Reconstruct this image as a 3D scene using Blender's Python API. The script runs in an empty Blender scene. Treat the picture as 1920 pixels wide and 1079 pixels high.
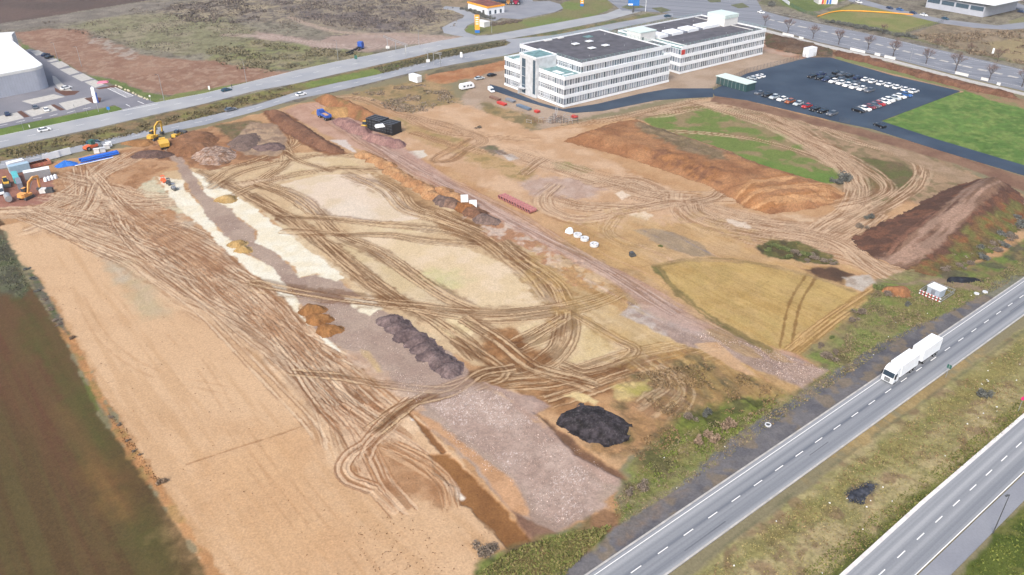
import bpy, math, random, time
import numpy as np
T0=time.time()
# ------------------------------------------------------------------ camera, world, sun, exposure
sc=bpy.context.scene; COL=sc.collection
PITCH=math.radians(30.35); HCAM=100.0
cam_d=bpy.data.cameras.new('camera'); cam_d.lens=28; cam_d.sensor_width=36; cam_d.clip_end=20000; cam_d.clip_start=1
cam=bpy.data.objects.new('camera',cam_d); COL.objects.link(cam)
cam.location=(0,0,HCAM); cam.rotation_euler=(math.pi/2-PITCH,0,0); sc.camera=cam
SUN_EL=math.radians(46); SUN_AZ=math.radians(205)     # azimuth measured from +Y towards +X
w=bpy.data.worlds.new('World'); sc.world=w; w.use_nodes=True
nt=w.node_tree; bg=nt.nodes['Background']; sky=nt.nodes.new('ShaderNodeTexSky')
sky.sky_type='NISHITA'; sky.sun_disc=False; sky.sun_elevation=SUN_EL; sky.sun_rotation=SUN_AZ
sky.air_density=1.0; sky.dust_density=5.0; sky.ozone_density=1.0
nt.links.new(sky.outputs[0],bg.inputs[0]); bg.inputs[1].default_value=0.13
sd=bpy.data.lights.new('sun','SUN'); sd.energy=1.5; sd.angle=math.radians(22); sd.color=(1,.96,.92)
so=bpy.data.objects.new('sun',sd); COL.objects.link(so)
from mathutils import Vector, Matrix
sdir=Vector((math.sin(SUN_AZ)*math.cos(SUN_EL),math.cos(SUN_AZ)*math.cos(SUN_EL),math.sin(SUN_EL)))
so.rotation_euler=sdir.to_track_quat('Z','Y').to_euler()
sc.view_settings.view_transform='Standard'; sc.view_settings.look='None'
sc.view_settings.exposure=0.76; sc.view_settings.gamma=1
KEXP=1.75   # display brightness of a flat white surface under this light (used to turn seen colours into albedo)
# ------------------------------------------------------------------ geometry helpers
F=28/36*1920; CX,CY=960,539.5; SP,CP=math.sin(PITCH),math.cos(PITCH)
def G(u,v,z=0.):
    q=v-CY; D=F*SP+q*CP; h=HCAM-z
    return ((u-CX)*h/D,(F*CP-q*SP)*h/D)
def lin(c): 
    c=np.asarray(c,float)/255.
    return np.where(c<=.04045,c/12.92,((c+.055)/1.055)**2.4)
def alb(c): return np.clip(lin(c)/KEXP,0.004,.85)
random.seed(5); RNG=np.random.default_rng(7)
# ------------------------------------------------------------------ numpy noise
def vnoise(x,y,seed):
    xi=np.floor(x).astype(np.int64); yi=np.floor(y).astype(np.int64)
    fx=(x-xi).astype(np.float32); fy=(y-yi).astype(np.float32)
    fx=fx*fx*(3-2*fx); fy=fy*fy*(3-2*fy)
    def h(a,b):
        n=(a*374761393+b*668265263+seed*1442695041)&0xffffffff
        n=((n^(n>>13))*1274126177)&0xffffffff
        n=(n^(n>>16))&0xffff
        return n.astype(np.float32)/65535.
    a=h(xi,yi);b=h(xi+1,yi);c=h(xi,yi+1);d=h(xi+1,yi+1)
    return (a*(1-fx)+b*fx)*(1-fy)+(c*(1-fx)+d*fx)*fy
def fbm(x,y,scale,seed,o=3):
    t=0;a=1.;s=0
    for k in range(o):
        t=t+a*vnoise(x/scale*2**k+17.3*k,y/scale*2**k+5.1*k,seed+k*31); s+=a; a*=.55
    return t/s
def sstep(a,b,x):
    t=np.clip((x-a)/(b-a),0,1); return t*t*(3-2*t)
def smooth_path(pts,n=6):
    P=[np.array(p,float) for p in pts]
    if len(P)<3: return [tuple(p) for p in P]
    P=[2*P[0]-P[1]]+P+[2*P[-1]-P[-2]]; out=[]
    for i in range(1,len(P)-2):
        for k in range(n):
            t=k/n;p0,p1,p2,p3=P[i-1:i+3]
            out.append(tuple(.5*((2*p1)+(-p0+p2)*t+(2*p0-5*p1+4*p2-p3)*t*t+(-p0+3*p1-3*p2+p3)*t**3)))
    out.append(tuple(P[-2])); return out
# a painter over any grid of world points whose rows share one Y and whose columns share one fan ratio
class Painter:
    def __init__(s,Y,D,T,color):
        s.Yr=Y; s.D=D; s.T=T
        s.X=(D[:,None]*T[None,:]).astype(np.float32); s.Y=np.repeat(Y[:,None],len(T),1).astype(np.float32)
        s.Z=np.zeros_like(s.X); s.C=np.zeros(s.X.shape+(3,),np.float32); s.C[:]=alb(color)
        s.nz={}
    def noise(s,scale,seed=0,o=3):
        k=(scale,seed,o)
        if k not in s.nz: s.nz[k]=fbm(s.X,s.Y,scale,seed+int(scale*10),o)
        return s.nz[k]
    def box(s,x0,x1,y0,y1):
        r0=np.searchsorted(s.Yr,y0); r1=np.searchsorted(s.Yr,y1)
        if r1<=r0: return None
        d=s.D[r0:r1]; a=min((x0/d).min(),(x0/d).max()); b=max((x1/d).min(),(x1/d).max())
        c0=np.searchsorted(s.T,a); c1=np.searchsorted(s.T,b)
        if c1<=c0: return None
        return r0,r1,c0,c1
    def field(s,W,r,closed):
        W=np.array(W,float); x0,y0=W.min(0)-r; x1,y1=W.max(0)+r
        B=s.box(x0,x1,y0,y1)
        if B is None: return None
        r0,r1,c0,c1=B; sh=(r1-r0,c1-c0)
        dd=np.full(sh,r,np.float32); al=np.zeros(sh,np.float32); la=np.full(sh,r,np.float32)
        L=0; n=len(W); E=range(n if closed else n-1)
        for i in E:
            a=W[i]; b=W[(i+1)%n]; ln=np.hypot(*(b-a))
            if ln<1e-6: continue
            m=max(1,int(ln/12)); u=(b-a)/ln
            for k in range(m):
                p=a+(b-a)*k/m; q=a+(b-a)*(k+1)/m
                bb=s.box(min(p[0],q[0])-r,max(p[0],q[0])+r,min(p[1],q[1])-r,max(p[1],q[1])+r)
                if bb is None: continue
                R0=max(bb[0],r0);R1=min(bb[1],r1);C0=max(bb[2],c0);C1=min(bb[3],c1)
                if R1<=R0 or C1<=C0: continue
                dx=s.X[R0:R1,C0:C1]-p[0]; dy=s.Y[R0:R1,C0:C1]-p[1]
                t=dx*u[0]+dy*u[1]; e=ln/m; tc=np.clip(t,0,e); l=dx*(-u[1])+dy*u[0]
                ds=np.hypot(t-tc,l)
                sl=(slice(R0-r0,R1-r0),slice(C0-c0,C1-c0)); cur=dd[sl]; mk=ds<cur
                cur[mk]=ds[mk]; al[sl][mk]=(t+L+e*k)[mk]; la[sl][mk]=l[mk]
            L+=ln
        if closed:
            ins=np.zeros(sh,bool)
            for j in range(sh[0]):
                y=s.Yr[r0+j]+1e-5; xs=[]
                for i in range(n):
                    a=W[i];b=W[(i+1)%n]
                    if (a[1]>y)!=(b[1]>y): xs.append(a[0]+(y-a[1])/(b[1]-a[1])*(b[0]-a[0]))
                if xs:
                    xs.sort(); ins[j]=(np.searchsorted(xs,s.X[r0+j,c0:c1])%2)==1
            dd=np.where(ins,dd,-dd)
        return B,dd,al,la
    def blend(s,B,m,c):
        r0,r1,c0,c1=B; C=s.C[r0:r1,c0:c1]; C+= (c-C)*m[...,None]
    def zone(s,px,c1,c2=None,ns=6,edge=.5,warp=1.,al=1.,spk=.1,spk_s=.6,dz=0,world=False,bump=0,veg=None,st=0,lo=.3,hi=.7,an=None,vt=.5):
        W=px if world else [G(*p) for p in px]
        f=s.field(W,max(edge,.05)+warp+.6,True)
        if f is None: return
        B,dd,_,_=f; r0,r1,q0,q1=B; sl=(slice(r0,r1),slice(q0,q1))
        if warp: dd=dd+warp*(2.4*(s.noise(5 if warp<3 else 11,3)[sl]-.5)+1.2*(s.noise(1.4,5,2)[sl]-.5))
        m=sstep(-edge,edge,dd)*al
        a=alb(c1); c=a
        if c2 is not None:
            t=sstep(lo,hi,s.noise(ns,1)[sl] if an is None else fbm(s.X[sl]*math.cos(an[0])+s.Y[sl]*math.sin(an[0]),(-s.X[sl]*math.sin(an[0])+s.Y[sl]*math.cos(an[0]))*an[2],an[1],an[3],3))[...,None]; c=a*(1-t)+alb(c2)*t
        if veg is not None:
            t=(sstep(vt,vt+.18,s.noise(3.,9)[sl])*.75)[...,None]; c=c*(1-t)+alb(veg)*t
        n=(s.noise(spk_s,2,2)[sl]-.5); n2=s.noise(2.2,7,3)[sl]-.5
        c=c*(1+spk*2.2*n+spk*1.1*n2)[...,None]
        if st:
            wn=vnoise(s.X[sl]/.13,s.Y[sl]/.22,77)*sstep(.35,.6,s.noise(5,21)[sl]+.08); c=c+(np.clip((wn-.66)*3,0,1)*st)[...,None]
        s.blend(B,m,c)
        if dz or bump: s.Z[sl]+= (dz+bump*n2*2)*m
    def track(s,px,W_,dark,light,al=.85,ps=.7,stretch=14,depth=.05,seed=0,fray=.8,cut=.5,raw=False,soft=.1,pairs=True,dens=1.5,fill=.72):
        W=px if raw else [G(*p) for p in smooth_path(px)]
        if pairs and W_>=1.5:
            s.track(px,W_,dark,light,al*fill,ps*.8,stretch,depth,seed,max(fray,W_*.22),cut+.03,raw,soft,False)
            rg=np.random.default_rng(seed+int(abs(W[0][0])*3)); A=np.array(W); dv=np.gradient(A,axis=0); dv/=np.hypot(dv[:,0],dv[:,1])[:,None]+1e-9
            nv=np.stack([-dv[:,1],dv[:,0]],1); n=max(1,int(round(W_/dens)))
            L=np.cumsum(np.r_[0,np.hypot(*np.diff(A,axis=0).T)])
            for k in range(n):
                o0=rg.uniform(-.5,.5); ph=rg.uniform(0,6.3); wl=rg.uniform(50,120)
                off=(o0+.28*np.sin(L/wl*6.28+ph)+rg.uniform(-.3,.3)*L/L[-1])*max(W_-2.,.2)
                a=int(len(A)*rg.uniform(0,.16)) if n>2 else 0; b=len(A)-(int(len(A)*rg.uniform(0,.16)) if n>2 else 0)
                if b-a<4: a,b=0,len(A)
                s.pair((A+nv*off[:,None])[a:b],dark,light,al*rg.uniform(.6,1.),seed+k)
            return
        RR=W_/2+fray*1.6+.6; f=s.field(W,RR,False)
        if f is None: return
        B,dd,a,l=f; r0,r1,q0,q1=B; sl=(slice(r0,r1),slice(q0,q1))
        n=s.noise(1.4,5,2)[sl]; n5=s.noise(5,3)[sl]
        lw=l+1.6*(s.noise(9,13,2)[sl]-.5)
        p=vnoise(lw/ps,a/stretch,seed+101)*.62+vnoise(lw/(ps*.45),a/(stretch*.5),seed+201)*.28+n*.1
        m=sstep(W_/2+fray,W_/2-fray*.4,dd+fray*2*(n5-.5)+fray*1.6*(n-.5))*al*sstep(RR-.05,RR-.05-max(.5,fray*.5),dd)
        m=m*sstep(.18,.42,vnoise(lw/(ps*1.7),a/(stretch*1.6),seed+301)*.75+.25*n+.06)
        t=sstep(cut-soft,cut+soft,p); t=t[...,None]
        c=alb(dark)*(1-t)+alb(light)*t; c=c*(.86+.28*sstep(.3,.7,s.noise(4,17,3)[sl]))[...,None]
        c=c*(1+.25*(s.noise(.6,2,2)[sl]-.5))[...,None]
        s.blend(B,m,c); s.Z[sl]+=(p-.5)*depth*2*m
    def pair(s,W,dark,light,al,seed):
        f=s.field(W,2.1,False)
        if f is None: return
        B,dd,a,l=f; r0,r1,q0,q1=B; sl=(slice(r0,r1),slice(q0,q1))
        n=s.noise(1.4,5,2)[sl]; n6=s.noise(.6,2,2)[sl]
        g=.92+(seed%3)*.07; x=np.abs(np.abs(l)-g)+.30*(n-.5)+.22*(n6-.5); x=np.where(dd<2.05,x,9)
        wv=.75+.5*vnoise(a/17,l*0+seed*1.7,seed+31); core=sstep(.34*wv,.16*wv,x); ridge=sstep(.68*wv,.38*wv,x)*(1-core)
        v1=sstep(.25,.5,vnoise(a/9+np.sign(l)*7.7,l*0+seed,seed+5)*.8+n*.25); v2=sstep(.30,.6,vnoise(a/7+np.sign(l)*3.3,np.floor(l/1.)+seed,seed+9)*.6+n*.45)
        s.blend(B,ridge*v2*al,alb(dark)*(1+.3*(n6-.5))[...,None])
        s.blend(B,core*v1*al,alb(light)*(1+.2*(n6-.5))[...,None])
        s.Z[sl]+= (ridge*.03-core*.04)*al
    def rut(s,px,color,width=.5,gap=2.1,al=.7,pair=True,depth=.06):
        W=[G(*p) for p in smooth_path(px)]
        f=s.field(W,gap/2+width+.6,False)
        if f is None: return
        B,dd,a,l=f; r0,r1,q0,q1=B; sl=(slice(r0,r1),slice(q0,q1))
        n=s.noise(1.4,5,2)[sl]
        d=np.abs(np.abs(l)-gap/2) if pair else dd
        d=np.where(dd>gap/2+width+.4,9,d)
        m=sstep(width/2+.3,width/2-.15,d+.5*(n-.5))*al*sstep(.2,.45,s.noise(9,13,2)[sl])
        s.blend(B,m,alb(color)*(1+.3*(s.noise(.6,2,2)[sl]-.5))[...,None]); s.Z[sl]-=depth*m
# ------------------------------------------------------------------ mesh + material helpers
def add_attr(me,C):
    a=me.color_attributes.new('tint','FLOAT_COLOR','POINT')
    v=np.ones((len(me.vertices),4),np.float32); v[:,:3]=C.reshape(-1,3); a.data.foreach_set('color',v.ravel())
def grid_mesh(name,X,Y,Z,C,keep=None):
    R,Q=X.shape; me=bpy.data.meshes.new(name)
    co=np.stack([X,Y,Z],-1).reshape(-1,3).astype(np.float32)
    i=np.arange(R*Q).reshape(R,Q)
    q=np.stack([i[:-1,:-1],i[:-1,1:],i[1:,1:],i[1:,:-1]],-1).reshape(-1,4)
    if keep is not None:
        k=(keep[:-1,:-1]|keep[:-1,1:]|keep[1:,1:]|keep[1:,:-1]).ravel(); q=q[k]
        us=np.zeros(R*Q,bool); us[q.ravel()]=True; mp=np.cumsum(us)-1
        co=co[us]; C=C.reshape(-1,3)[us]; q=mp[q]
    me.vertices.add(len(co)); me.vertices.foreach_set('co',co.ravel())
    me.loops.add(q.size); me.loops.foreach_set('vertex_index',q.ravel().astype(np.int32))
    me.polygons.add(len(q)); me.polygons.foreach_set('loop_start',np.arange(0,q.size,4,dtype=np.int32))
    me.polygons.foreach_set('use_smooth',np.ones(len(q),bool))
    me.update(calc_edges=True); add_attr(me,C)
    return me
def soil_mat(name,fine=.35,amt=.18,bump=.25,rough=.95):
    m=bpy.data.materials.new(name); m.use_nodes=True; n=m.node_tree.nodes; l=m.node_tree.links
    b=n['Principled BSDF']; b.inputs['Roughness'].default_value=rough; b.inputs['Specular IOR Level'].default_value=.15
    at=n.new('ShaderNodeAttribute'); at.attribute_name='tint'
    tc=n.new('ShaderNodeTexCoord'); nz=n.new('ShaderNodeTexNoise'); nz.inputs['Scale'].default_value=1/fine; nz.inputs['Detail'].default_value=4
    l.new(tc.outputs['Object'],nz.inputs['Vector'])
    mr=n.new('ShaderNodeMapRange'); mr.inputs['From Min'].default_value=.25; mr.inputs['From Max'].default_value=.75
    mr.inputs['To Min'].default_value=1-amt; mr.inputs['To Max'].default_value=1+amt
    l.new(nz.outputs[0],mr.inputs[0])
    mx=n.new('ShaderNodeVectorMath'); mx.operation='MULTIPLY'
    l.new(at.outputs['Color'],mx.inputs[0]); l.new(mr.outputs[0],mx.inputs[1]); l.new(mx.outputs[0],b.inputs['Base Color'])
    bp=n.new('ShaderNodeBump'); bp.inputs['Strength'].default_value=bump; bp.inputs['Distance'].default_value=.25
    l.new(nz.outputs[0],bp.inputs['Height']); l.new(bp.outputs[0],b.inputs['Normal'])
    return m
M_SOIL=soil_mat('soil')
M_HEAP=soil_mat('heap_soil',fine=.5,amt=.30,bump=.8)
MATS={}
def mat(name,rgb,rough=.6,metal=0.,var=.08,vs=1.,spec=.4,alpha=None):
    """procedural paint: a base colour with slight noise wear; rgb is albedo 0..1"""
    if name in MATS: return MATS[name]
    m=bpy.data.materials.new(name); m.use_nodes=True; n=m.node_tree.nodes; l=m.node_tree.links
    b=n['Principled BSDF']; b.inputs['Roughness'].default_value=rough; b.inputs['Metallic'].default_value=metal
    b.inputs['Specular IOR Level'].default_value=spec
    tc=n.new('ShaderNodeTexCoord'); nz=n.new('ShaderNodeTexNoise'); nz.inputs['Scale'].default_value=vs; nz.inputs['Detail'].default_value=5
    l.new(tc.outputs['Object'],nz.inputs['Vector'])
    mr=n.new('ShaderNodeMapRange'); mr.inputs['From Min'].default_value=.3; mr.inputs['From Max'].default_value=.7
    mr.inputs['To Min'].default_value=1-var; mr.inputs['To Max'].default_value=1+var
    l.new(nz.outputs[0],mr.inputs[0])
    mx=n.new('ShaderNodeVectorMath'); mx.operation='MULTIPLY'; mx.inputs[0].default_value=rgb
    l.new(mr.outputs[0],mx.inputs[1]); l.new(mx.outputs[0],b.inputs['Base Color'])
    if alpha is not None: b.inputs['Alpha'].default_value=alpha
    MATS[name]=m; return m
def tag(o,label=None,cat=None,group=None,kind=None):
    if label: o['label']=label
    if cat: o['category']=cat
    if group: o['group']=group
    if kind: o['kind']=kind
    return o
def link(name,me,m=None,parent=None,loc=None,rz=0):
    o=bpy.data.objects.new(name,me); COL.objects.link(o)
    if m is not None: me.materials.append(m)
    if parent: o.parent=parent
    if loc is not None: o.location=loc
    if rz: o.rotation_euler=(0,0,rz)
    return o
def empty(name,loc,rz=0):
    o=bpy.data.objects.new(name,None); COL.objects.link(o); o.location=loc; o.rotation_euler=(0,0,rz); o.empty_display_size=.2
    return o
class MB:
    def __init__(s): s.v=[]; s.f=[]
    def add(s,vs,fs):
        k=len(s.v); s.v+= [tuple(p) for p in vs]; s.f+=[tuple(i+k for i in f) for f in fs]; return s
    def box(s,x0,x1,y0,y1,z0,z1,M=None,tx=1,ty=1):
        cx=(x0+x1)/2; cy=(y0+y1)/2
        vs=[(x0,y0,z0),(x1,y0,z0),(x1,y1,z0),(x0,y1,z0)]+[(cx+(a-cx)*tx,cy+(b-cy)*ty,z1) for a,b in ((x0,y0),(x1,y0),(x1,y1),(x0,y1))]
        if M is not None: vs=[tuple(M@Vector(p)) for p in vs]
        return s.add(vs,[(0,3,2,1),(4,5,6,7),(0,1,5,4),(1,2,6,5),(2,3,7,6),(3,0,4,7)])
    def tube(s,a,b,r0,r1=None,n=8,cap=True):
        if r1 is None: r1=r0
        a=Vector(a);b=Vector(b);d=(b-a).normalized(); u=d.orthogonal().normalized(); v=d.cross(u)
        vs=[]
        for p,r in ((a,r0),(b,r1)):
            for i in range(n):
                t=2*math.pi*i/n; vs.append(p+u*r*math.cos(t)+v*r*math.sin(t))
        fs=[(i,(i+1)%n,n+(i+1)%n,n+i) for i in range(n)]
        if cap: fs+=[tuple(range(n-1,-1,-1)),tuple(range(n,2*n))]
        return s.add(vs,fs)
    def prism(s,pts,z0,z1):   # pts counterclockwise xy
        n=len(pts); vs=[(x,y,z0) for x,y in pts]+[(x,y,z1) for x,y in pts]
        return s.add(vs,[tuple(range(n-1,-1,-1)),tuple(range(n,2*n))]+[(i,(i+1)%n,n+(i+1)%n,n+i) for i in range(n)])
    def profile(s,pts,x0,x1):  # pts (y,z), extruded along x
        n=len(pts); vs=[(x0,y,z) for y,z in pts]+[(x1,y,z) for y,z in pts]
        return s.add(vs,[tuple(range(n)),tuple(range(2*n-1,n-1,-1))]+[((i+1)%n,i,n+i,n+(i+1)%n) for i in range(n)])
    def build(s,name,m,parent=None,loc=None,rz=0,smooth=False):
        me=bpy.data.meshes.new(name); me.from_pydata(s.v,[],s.f); me.update()
        if smooth: me.polygons.foreach_set('use_smooth',np.ones(len(me.polygons),bool))
        return link(name,me,m,parent,loc,rz)
# ------------------------------------------------------------------ the ground sheet
def make_rows():
    v=np.arange(1190,-58,-1.15); q=v-CY; Y=(F*CP-q*SP)*HCAM/(F*SP+q*CP)
    far=np.array([700,760,840,950,1100,1300,1600,2000,2600,3400,4500.]); near=np.array([-30,-10,10,25,40,52,60,66,70.])
    Y=np.concatenate([near[near<Y[0]-2],Y,far[far>Y[-1]+5]]); return Y
YR=make_rows(); DR=YR*CP+HCAM*SP
U=np.concatenate([np.arange(-6000,-500,500),np.arange(-500,-60,25),np.arange(-60,1980,1.35),np.arange(1980,2420,25),np.arange(2420,8000,500)])
TR=(U-CX)/F
P=Painter(YR,DR,TR,(150,142,112))
# colours below are the surfaces' own colours as seen in flat daylight
SAND=(228,192,152);SAND2=(214,175,133);MUD=(152,112,78);MUDL=(228,196,160);PALE=(238,218,184);CREAM=(255,250,230);CREAM2=(250,240,212)
z=P.zone; t=P.track; r=P.rut
# far fields and scrub beyond the dual road
z([(-400,-70),(2400,-70),(2400,180),(1480,95),(1200,60),(950,100),(555,190),(0,320),(-400,400)],(158,152,134),(140,132,118),ns=14,warp=2,spk=.25,veg=(105,100,88),bump=.15)
z([(250,5),(500,0),(880,-5),(870,40),(760,75),(640,70),(560,40),(420,45),(330,40)],(150,140,128),(172,160,135),ns=14,warp=8,edge=4,spk=.28,veg=(98,92,92),bump=.25)
z([(520,5),(620,20),(700,20),(760,5),(820,30),(760,60),(640,50),(560,40)],(128,118,116),(160,148,130),ns=12,warp=8,edge=5,spk=.25,veg=(90,84,88),al=.8,bump=.3)
z([(120,50),(240,25),(420,30),(480,60),(470,110),(300,100),(200,70)],(166,158,132),(150,148,116),ns=12,warp=6,edge=4,spk=.2,veg=(122,118,92))
z([(480,68),(600,90),(700,98),(700,112),(560,128),(480,138),(380,110)],(162,152,122),(144,146,102),ns=12,warp=5,edge=3,spk=.25,veg=(112,108,90),bump=.2)
z([(-300,-60),(360,-60),(330,-8),(270,2),(180,16),(90,31),(0,44),(-300,90)],(118,100,92),(104,90,84),ns=25,warp=1,spk=.05)
z([(-300,95),(0,45),(90,32),(270,4),(300,4),(340,0),(300,18),(90,48),(0,58),(-300,105)],(156,148,136),(135,128,118),warp=1.5,spk=.2)
z([(20,62),(90,53),(165,55),(178,76),(212,96),(270,105),(390,114),(480,128),(545,135),(560,140),(480,155),(400,168),(310,176),(270,172),(215,150),(160,140),(100,110),(50,86)],(172,138,116),(158,122,102),ns=10,warp=3,edge=2,spk=.12,veg=(186,158,136))
z([(168,66),(195,72),(235,90),(262,97),(245,108),(220,103),(190,90),(170,80)],(192,180,168),(165,135,115),ns=4,warp=4,edge=1.5,al=.8,lo=.45,hi=.55)
z([(35,76),(60,92),(105,115),(160,140),(215,150),(270,172),(310,180),(290,192),(262,180),(205,155),(190,160),(100,105),(40,90)],(128,142,86),(110,128,72),warp=1,spk=.15)
z([(286,193),(330,176),(440,158),(545,138),(560,132),(480,158),(330,188),(300,196)],(142,152,92),(128,132,84),warp=.6,spk=.15)
z([(-100,262),(0,240),(95,222),(215,198),(230,203),(222,212),(120,234),(-100,282)],(120,144,72),(108,132,66),warp=.5,spk=.12)
# pinkish turning ground in the scrub
z([(480,60),(560,70),(600,80),(620,68),(740,60),(860,70),(855,78),(790,82),(740,86),(690,98),(640,88),(600,92),(560,80),(480,72)],(190,170,158),(178,156,144),ns=6,warp=3,edge=1.5,spk=.08)
t([(430,65),(520,70),(620,85),(700,88),(800,76),(870,72)],7,(176,154,142),(205,188,176),ps=1.2,depth=.05)
t([(545,32),(580,46),(640,60),(760,66),(860,70)],4.5,(178,156,140),(200,182,165),ps=1.2,depth=.05)
# median between the two carriageways, verge triangle, verge below
z([(-300,350),(0,280),(190,240),(385,195),(555,158),(705,124),(830,93),(950,78),(952,86),(830,108),(705,141),(555,173),(385,219),(190,267),(0,305),(-300,380)],(140,138,84),(150,128,96),ns=8,warp=.8,spk=.22,veg=(108,104,78),bump=.15)
z([(560,157),(650,140),(760,116),(755,124),(700,142),(590,164)],(122,140,76),(135,150,80),warp=1.5,edge=1,spk=.15)
z([(770,113),(860,90),(930,76),(950,80),(930,86),(850,104),(780,118)],(112,112,86),(96,98,78),warp=1,edge=1,spk=.25)
z([(955,74),(1000,66),(1137,41),(1215,25),(1246,29),(1150,53),(1040,78),(990,84),(965,80)],(128,132,88),(155,140,105),ns=9,warp=1,spk=.2,veg=(96,110,84))
z([(872,58),(880,48),(900,46),(930,48),(960,40),(1010,32),(1056,20),(1050,8),(1090,-8),(1130,-8),(1152,14),(1120,28),(1040,44),(960,58),(900,66),(880,64)],(128,145,82),(142,138,96),ns=12,warp=.8,spk=.12)
z([(862,16),(880,6),(930,-15),(870,-20),(820,-10),(830,14)],(165,148,125),(140,130,105),ns=5,warp=1,spk=.2)
# ground round the office building and up to the avenue
z([(880,150),(950,120),(1200,60),(1436,60),(1560,100),(1500,112),(1400,140),(1330,165),(1250,186),(1100,220),(1040,240),(960,250),(860,200)],(196,176,156),(182,160,138),ns=9,warp=2,edge=1,spk=.07)
z([(1395,85),(1440,72),(1500,90),(1550,104),(1510,112),(1470,105)],(205,178,158),(180,135,105),ns=6,warp=2,edge=1)
z([(795,142),(850,126),(950,110),(955,128),(900,142),(850,154),(800,160)],(198,150,110),(182,128,90),ns=5,warp=1.5,edge=1,spk=.12,bump=.3)
z([(820,130),(860,122),(945,107),(945,114),(850,132),(800,142)],(130,122,100),(112,108,88),warp=.8,spk=.2)
z([(640,180),(700,165),(790,148),(840,162),(862,190),(900,220),(960,245),(1010,245),(1020,225),(960,205),(905,190),(900,240),(800,230),(700,205)],(186,158,118),(160,140,98),ns=7,warp=2,edge=2,spk=.15,veg=(130,122,90))
# construction site, general soil
z([(-300,400),(0,322),(120,300),(300,262),(480,214),(560,194),(650,184),(800,222),(950,256),(1050,236),(1200,212),(1330,183),(1480,200),(1620,250),(1760,300),(1960,380),(1960,450),(1850,520),(1640,520),(1640,560),(1500,660),(1550,700),(1480,740),(1300,760),(1160,880),(1160,960),(1000,1010),(900,1050),(880,1200),(450,1200),(5,415),(-300,480)],(212,174,132),(198,156,114),ns=9,warp=1.2,spk=.1)
z([(1180,215),(1330,186),(1480,205),(1620,250),(1800,312),(1950,380),(1950,440),(1860,420),(1700,380),(1600,440),(1560,420),(1600,380),(1560,340),(1400,300),(1230,245)],(166,142,112),(184,156,126),ns=8,warp=3,edge=2,spk=.14,veg=(132,122,88))
# lower left field and its weedy border
z([(-400,400),(0,400),(14,470),(60,540),(108,610),(150,700),(200,800),(255,870),(312,960),(382,1060),(440,1200),(-400,1200)],(112,84,62),(98,80,56),ns=18,warp=.8,spk=.08,spk_s=.5)
def stripes(px,cols,al=.6,ps=3.5,stretch=60,W=40,seed=3): P.track(px,W,cols[0],cols[1],al=al,ps=ps,stretch=stretch,depth=0,seed=seed,fray=9,soft=.3,pairs=False)
FA=ang_field=math.atan2(G(312,960)[1]-G(60,540)[1],G(312,960)[0]-G(60,540)[0])
LF=[(-400,400),(0,400),(14,470),(60,540),(108,610),(150,700),(200,800),(255,870),(312,960),(382,1060),(440,1200),(-400,1200)]
z(LF,(112,82,58),(94,88,52),an=(FA,60,9,5),warp=.8,spk=.10,spk_s=.5,lo=.35,hi=.65)
z(LF,(104,72,54),(108,90,60),an=(FA,40,30,8),warp=.8,spk=.10,spk_s=.5,al=.5)
z([(40,600),(80,640),(140,740),(180,800),(230,890),(300,1010),(340,1100),(310,1100),(240,960),(170,860),(110,740)],(92,96,50),(110,92,58),an=(FA,40,12,9),warp=4,edge=4,al=.6,spk=.1)
z([(165,855),(185,860),(215,905),(245,945),(235,965),(205,945),(185,910)],(152,116,72),(140,100,66),an=(FA,20,8,3),warp=2,edge=4,al=.7)
z([(112,765),(128,775),(175,850),(165,855)],(138,108,70),None,warp=1,edge=3,al=.5)
z([(-60,440),(4,432),(30,480),(60,535),(40,560),(-60,520)],(112,114,92),(92,100,70),warp=1.5,edge=1.5,spk=.2,veg=(84,82,70))
z([(45,505),(60,520),(110,590),(150,650),(190,740),(230,800),(300,900),(350,975),(425,1075),(460,1200),(420,1200),(385,1065),(312,955),(255,868),(205,800),(175,740),(140,670),(105,605)],(206,154,104),(190,142,96),ns=4,warp=.8,edge=.5,spk=.15,veg=(168,142,88))
z([(40,500),(75,520),(112,588),(128,625),(110,612),(75,562)],(118,112,100),(96,108,70),ns=2,warp=1,edge=.6,spk=.2)
z([(146,692),(160,715),(190,770),(196,790),(182,772),(158,722)],(100,142,52),(120,128,70),warp=.5,edge=.4,spk=.2,al=.9)
# broad sand field
z([(5,425),(130,392),(330,430),(420,520),(560,620),(680,700),(780,790),(860,850),(960,1010),(900,1055),(880,1200),(462,1200),(430,1080),(352,970),(300,895),(236,800),(185,715),(150,640),(112,580),(75,520),(45,495)],SAND,SAND2,ns=30,warp=1,edge=.6,spk=.025,lo=.35,hi=.75)
SF=[(5,425),(130,392),(330,430),(420,520),(560,620),(680,700),(780,790),(860,850),(960,1010),(900,1055),(880,1200),(462,1200),(430,1080),(352,970),(300,895),(236,800),(185,715),(150,640),(112,580),(75,520),(45,495)]
z(SF,SAND,(210,170,128),an=(FA+.9,30,4,31),warp=1,edge=.6,spk=.03,al=.55,lo=.45,hi=.8)
z(SF,(232,198,160),(210,172,130),an=(FA,24,14,33),warp=1,edge=.6,spk=.03,al=.4,lo=.5,hi=.75)
z([(340,850),(520,790),(640,780),(620,900),(760,1000),(700,1100),(460,1090)],(222,180,134),(214,170,124),ns=9,warp=6,edge=8,al=.6,spk=.06)
z([(200,475),(225,480),(262,520),(300,560),(322,588),(275,592),(245,555),(225,515)],(186,182,146),(200,188,160),ns=4,warp=2,edge=3,al=.6,spk=.05)
z([(180,470),(200,475),(240,520),(230,530),(205,500)],(205,196,180),None,warp=1,edge=2,al=.5)
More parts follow.
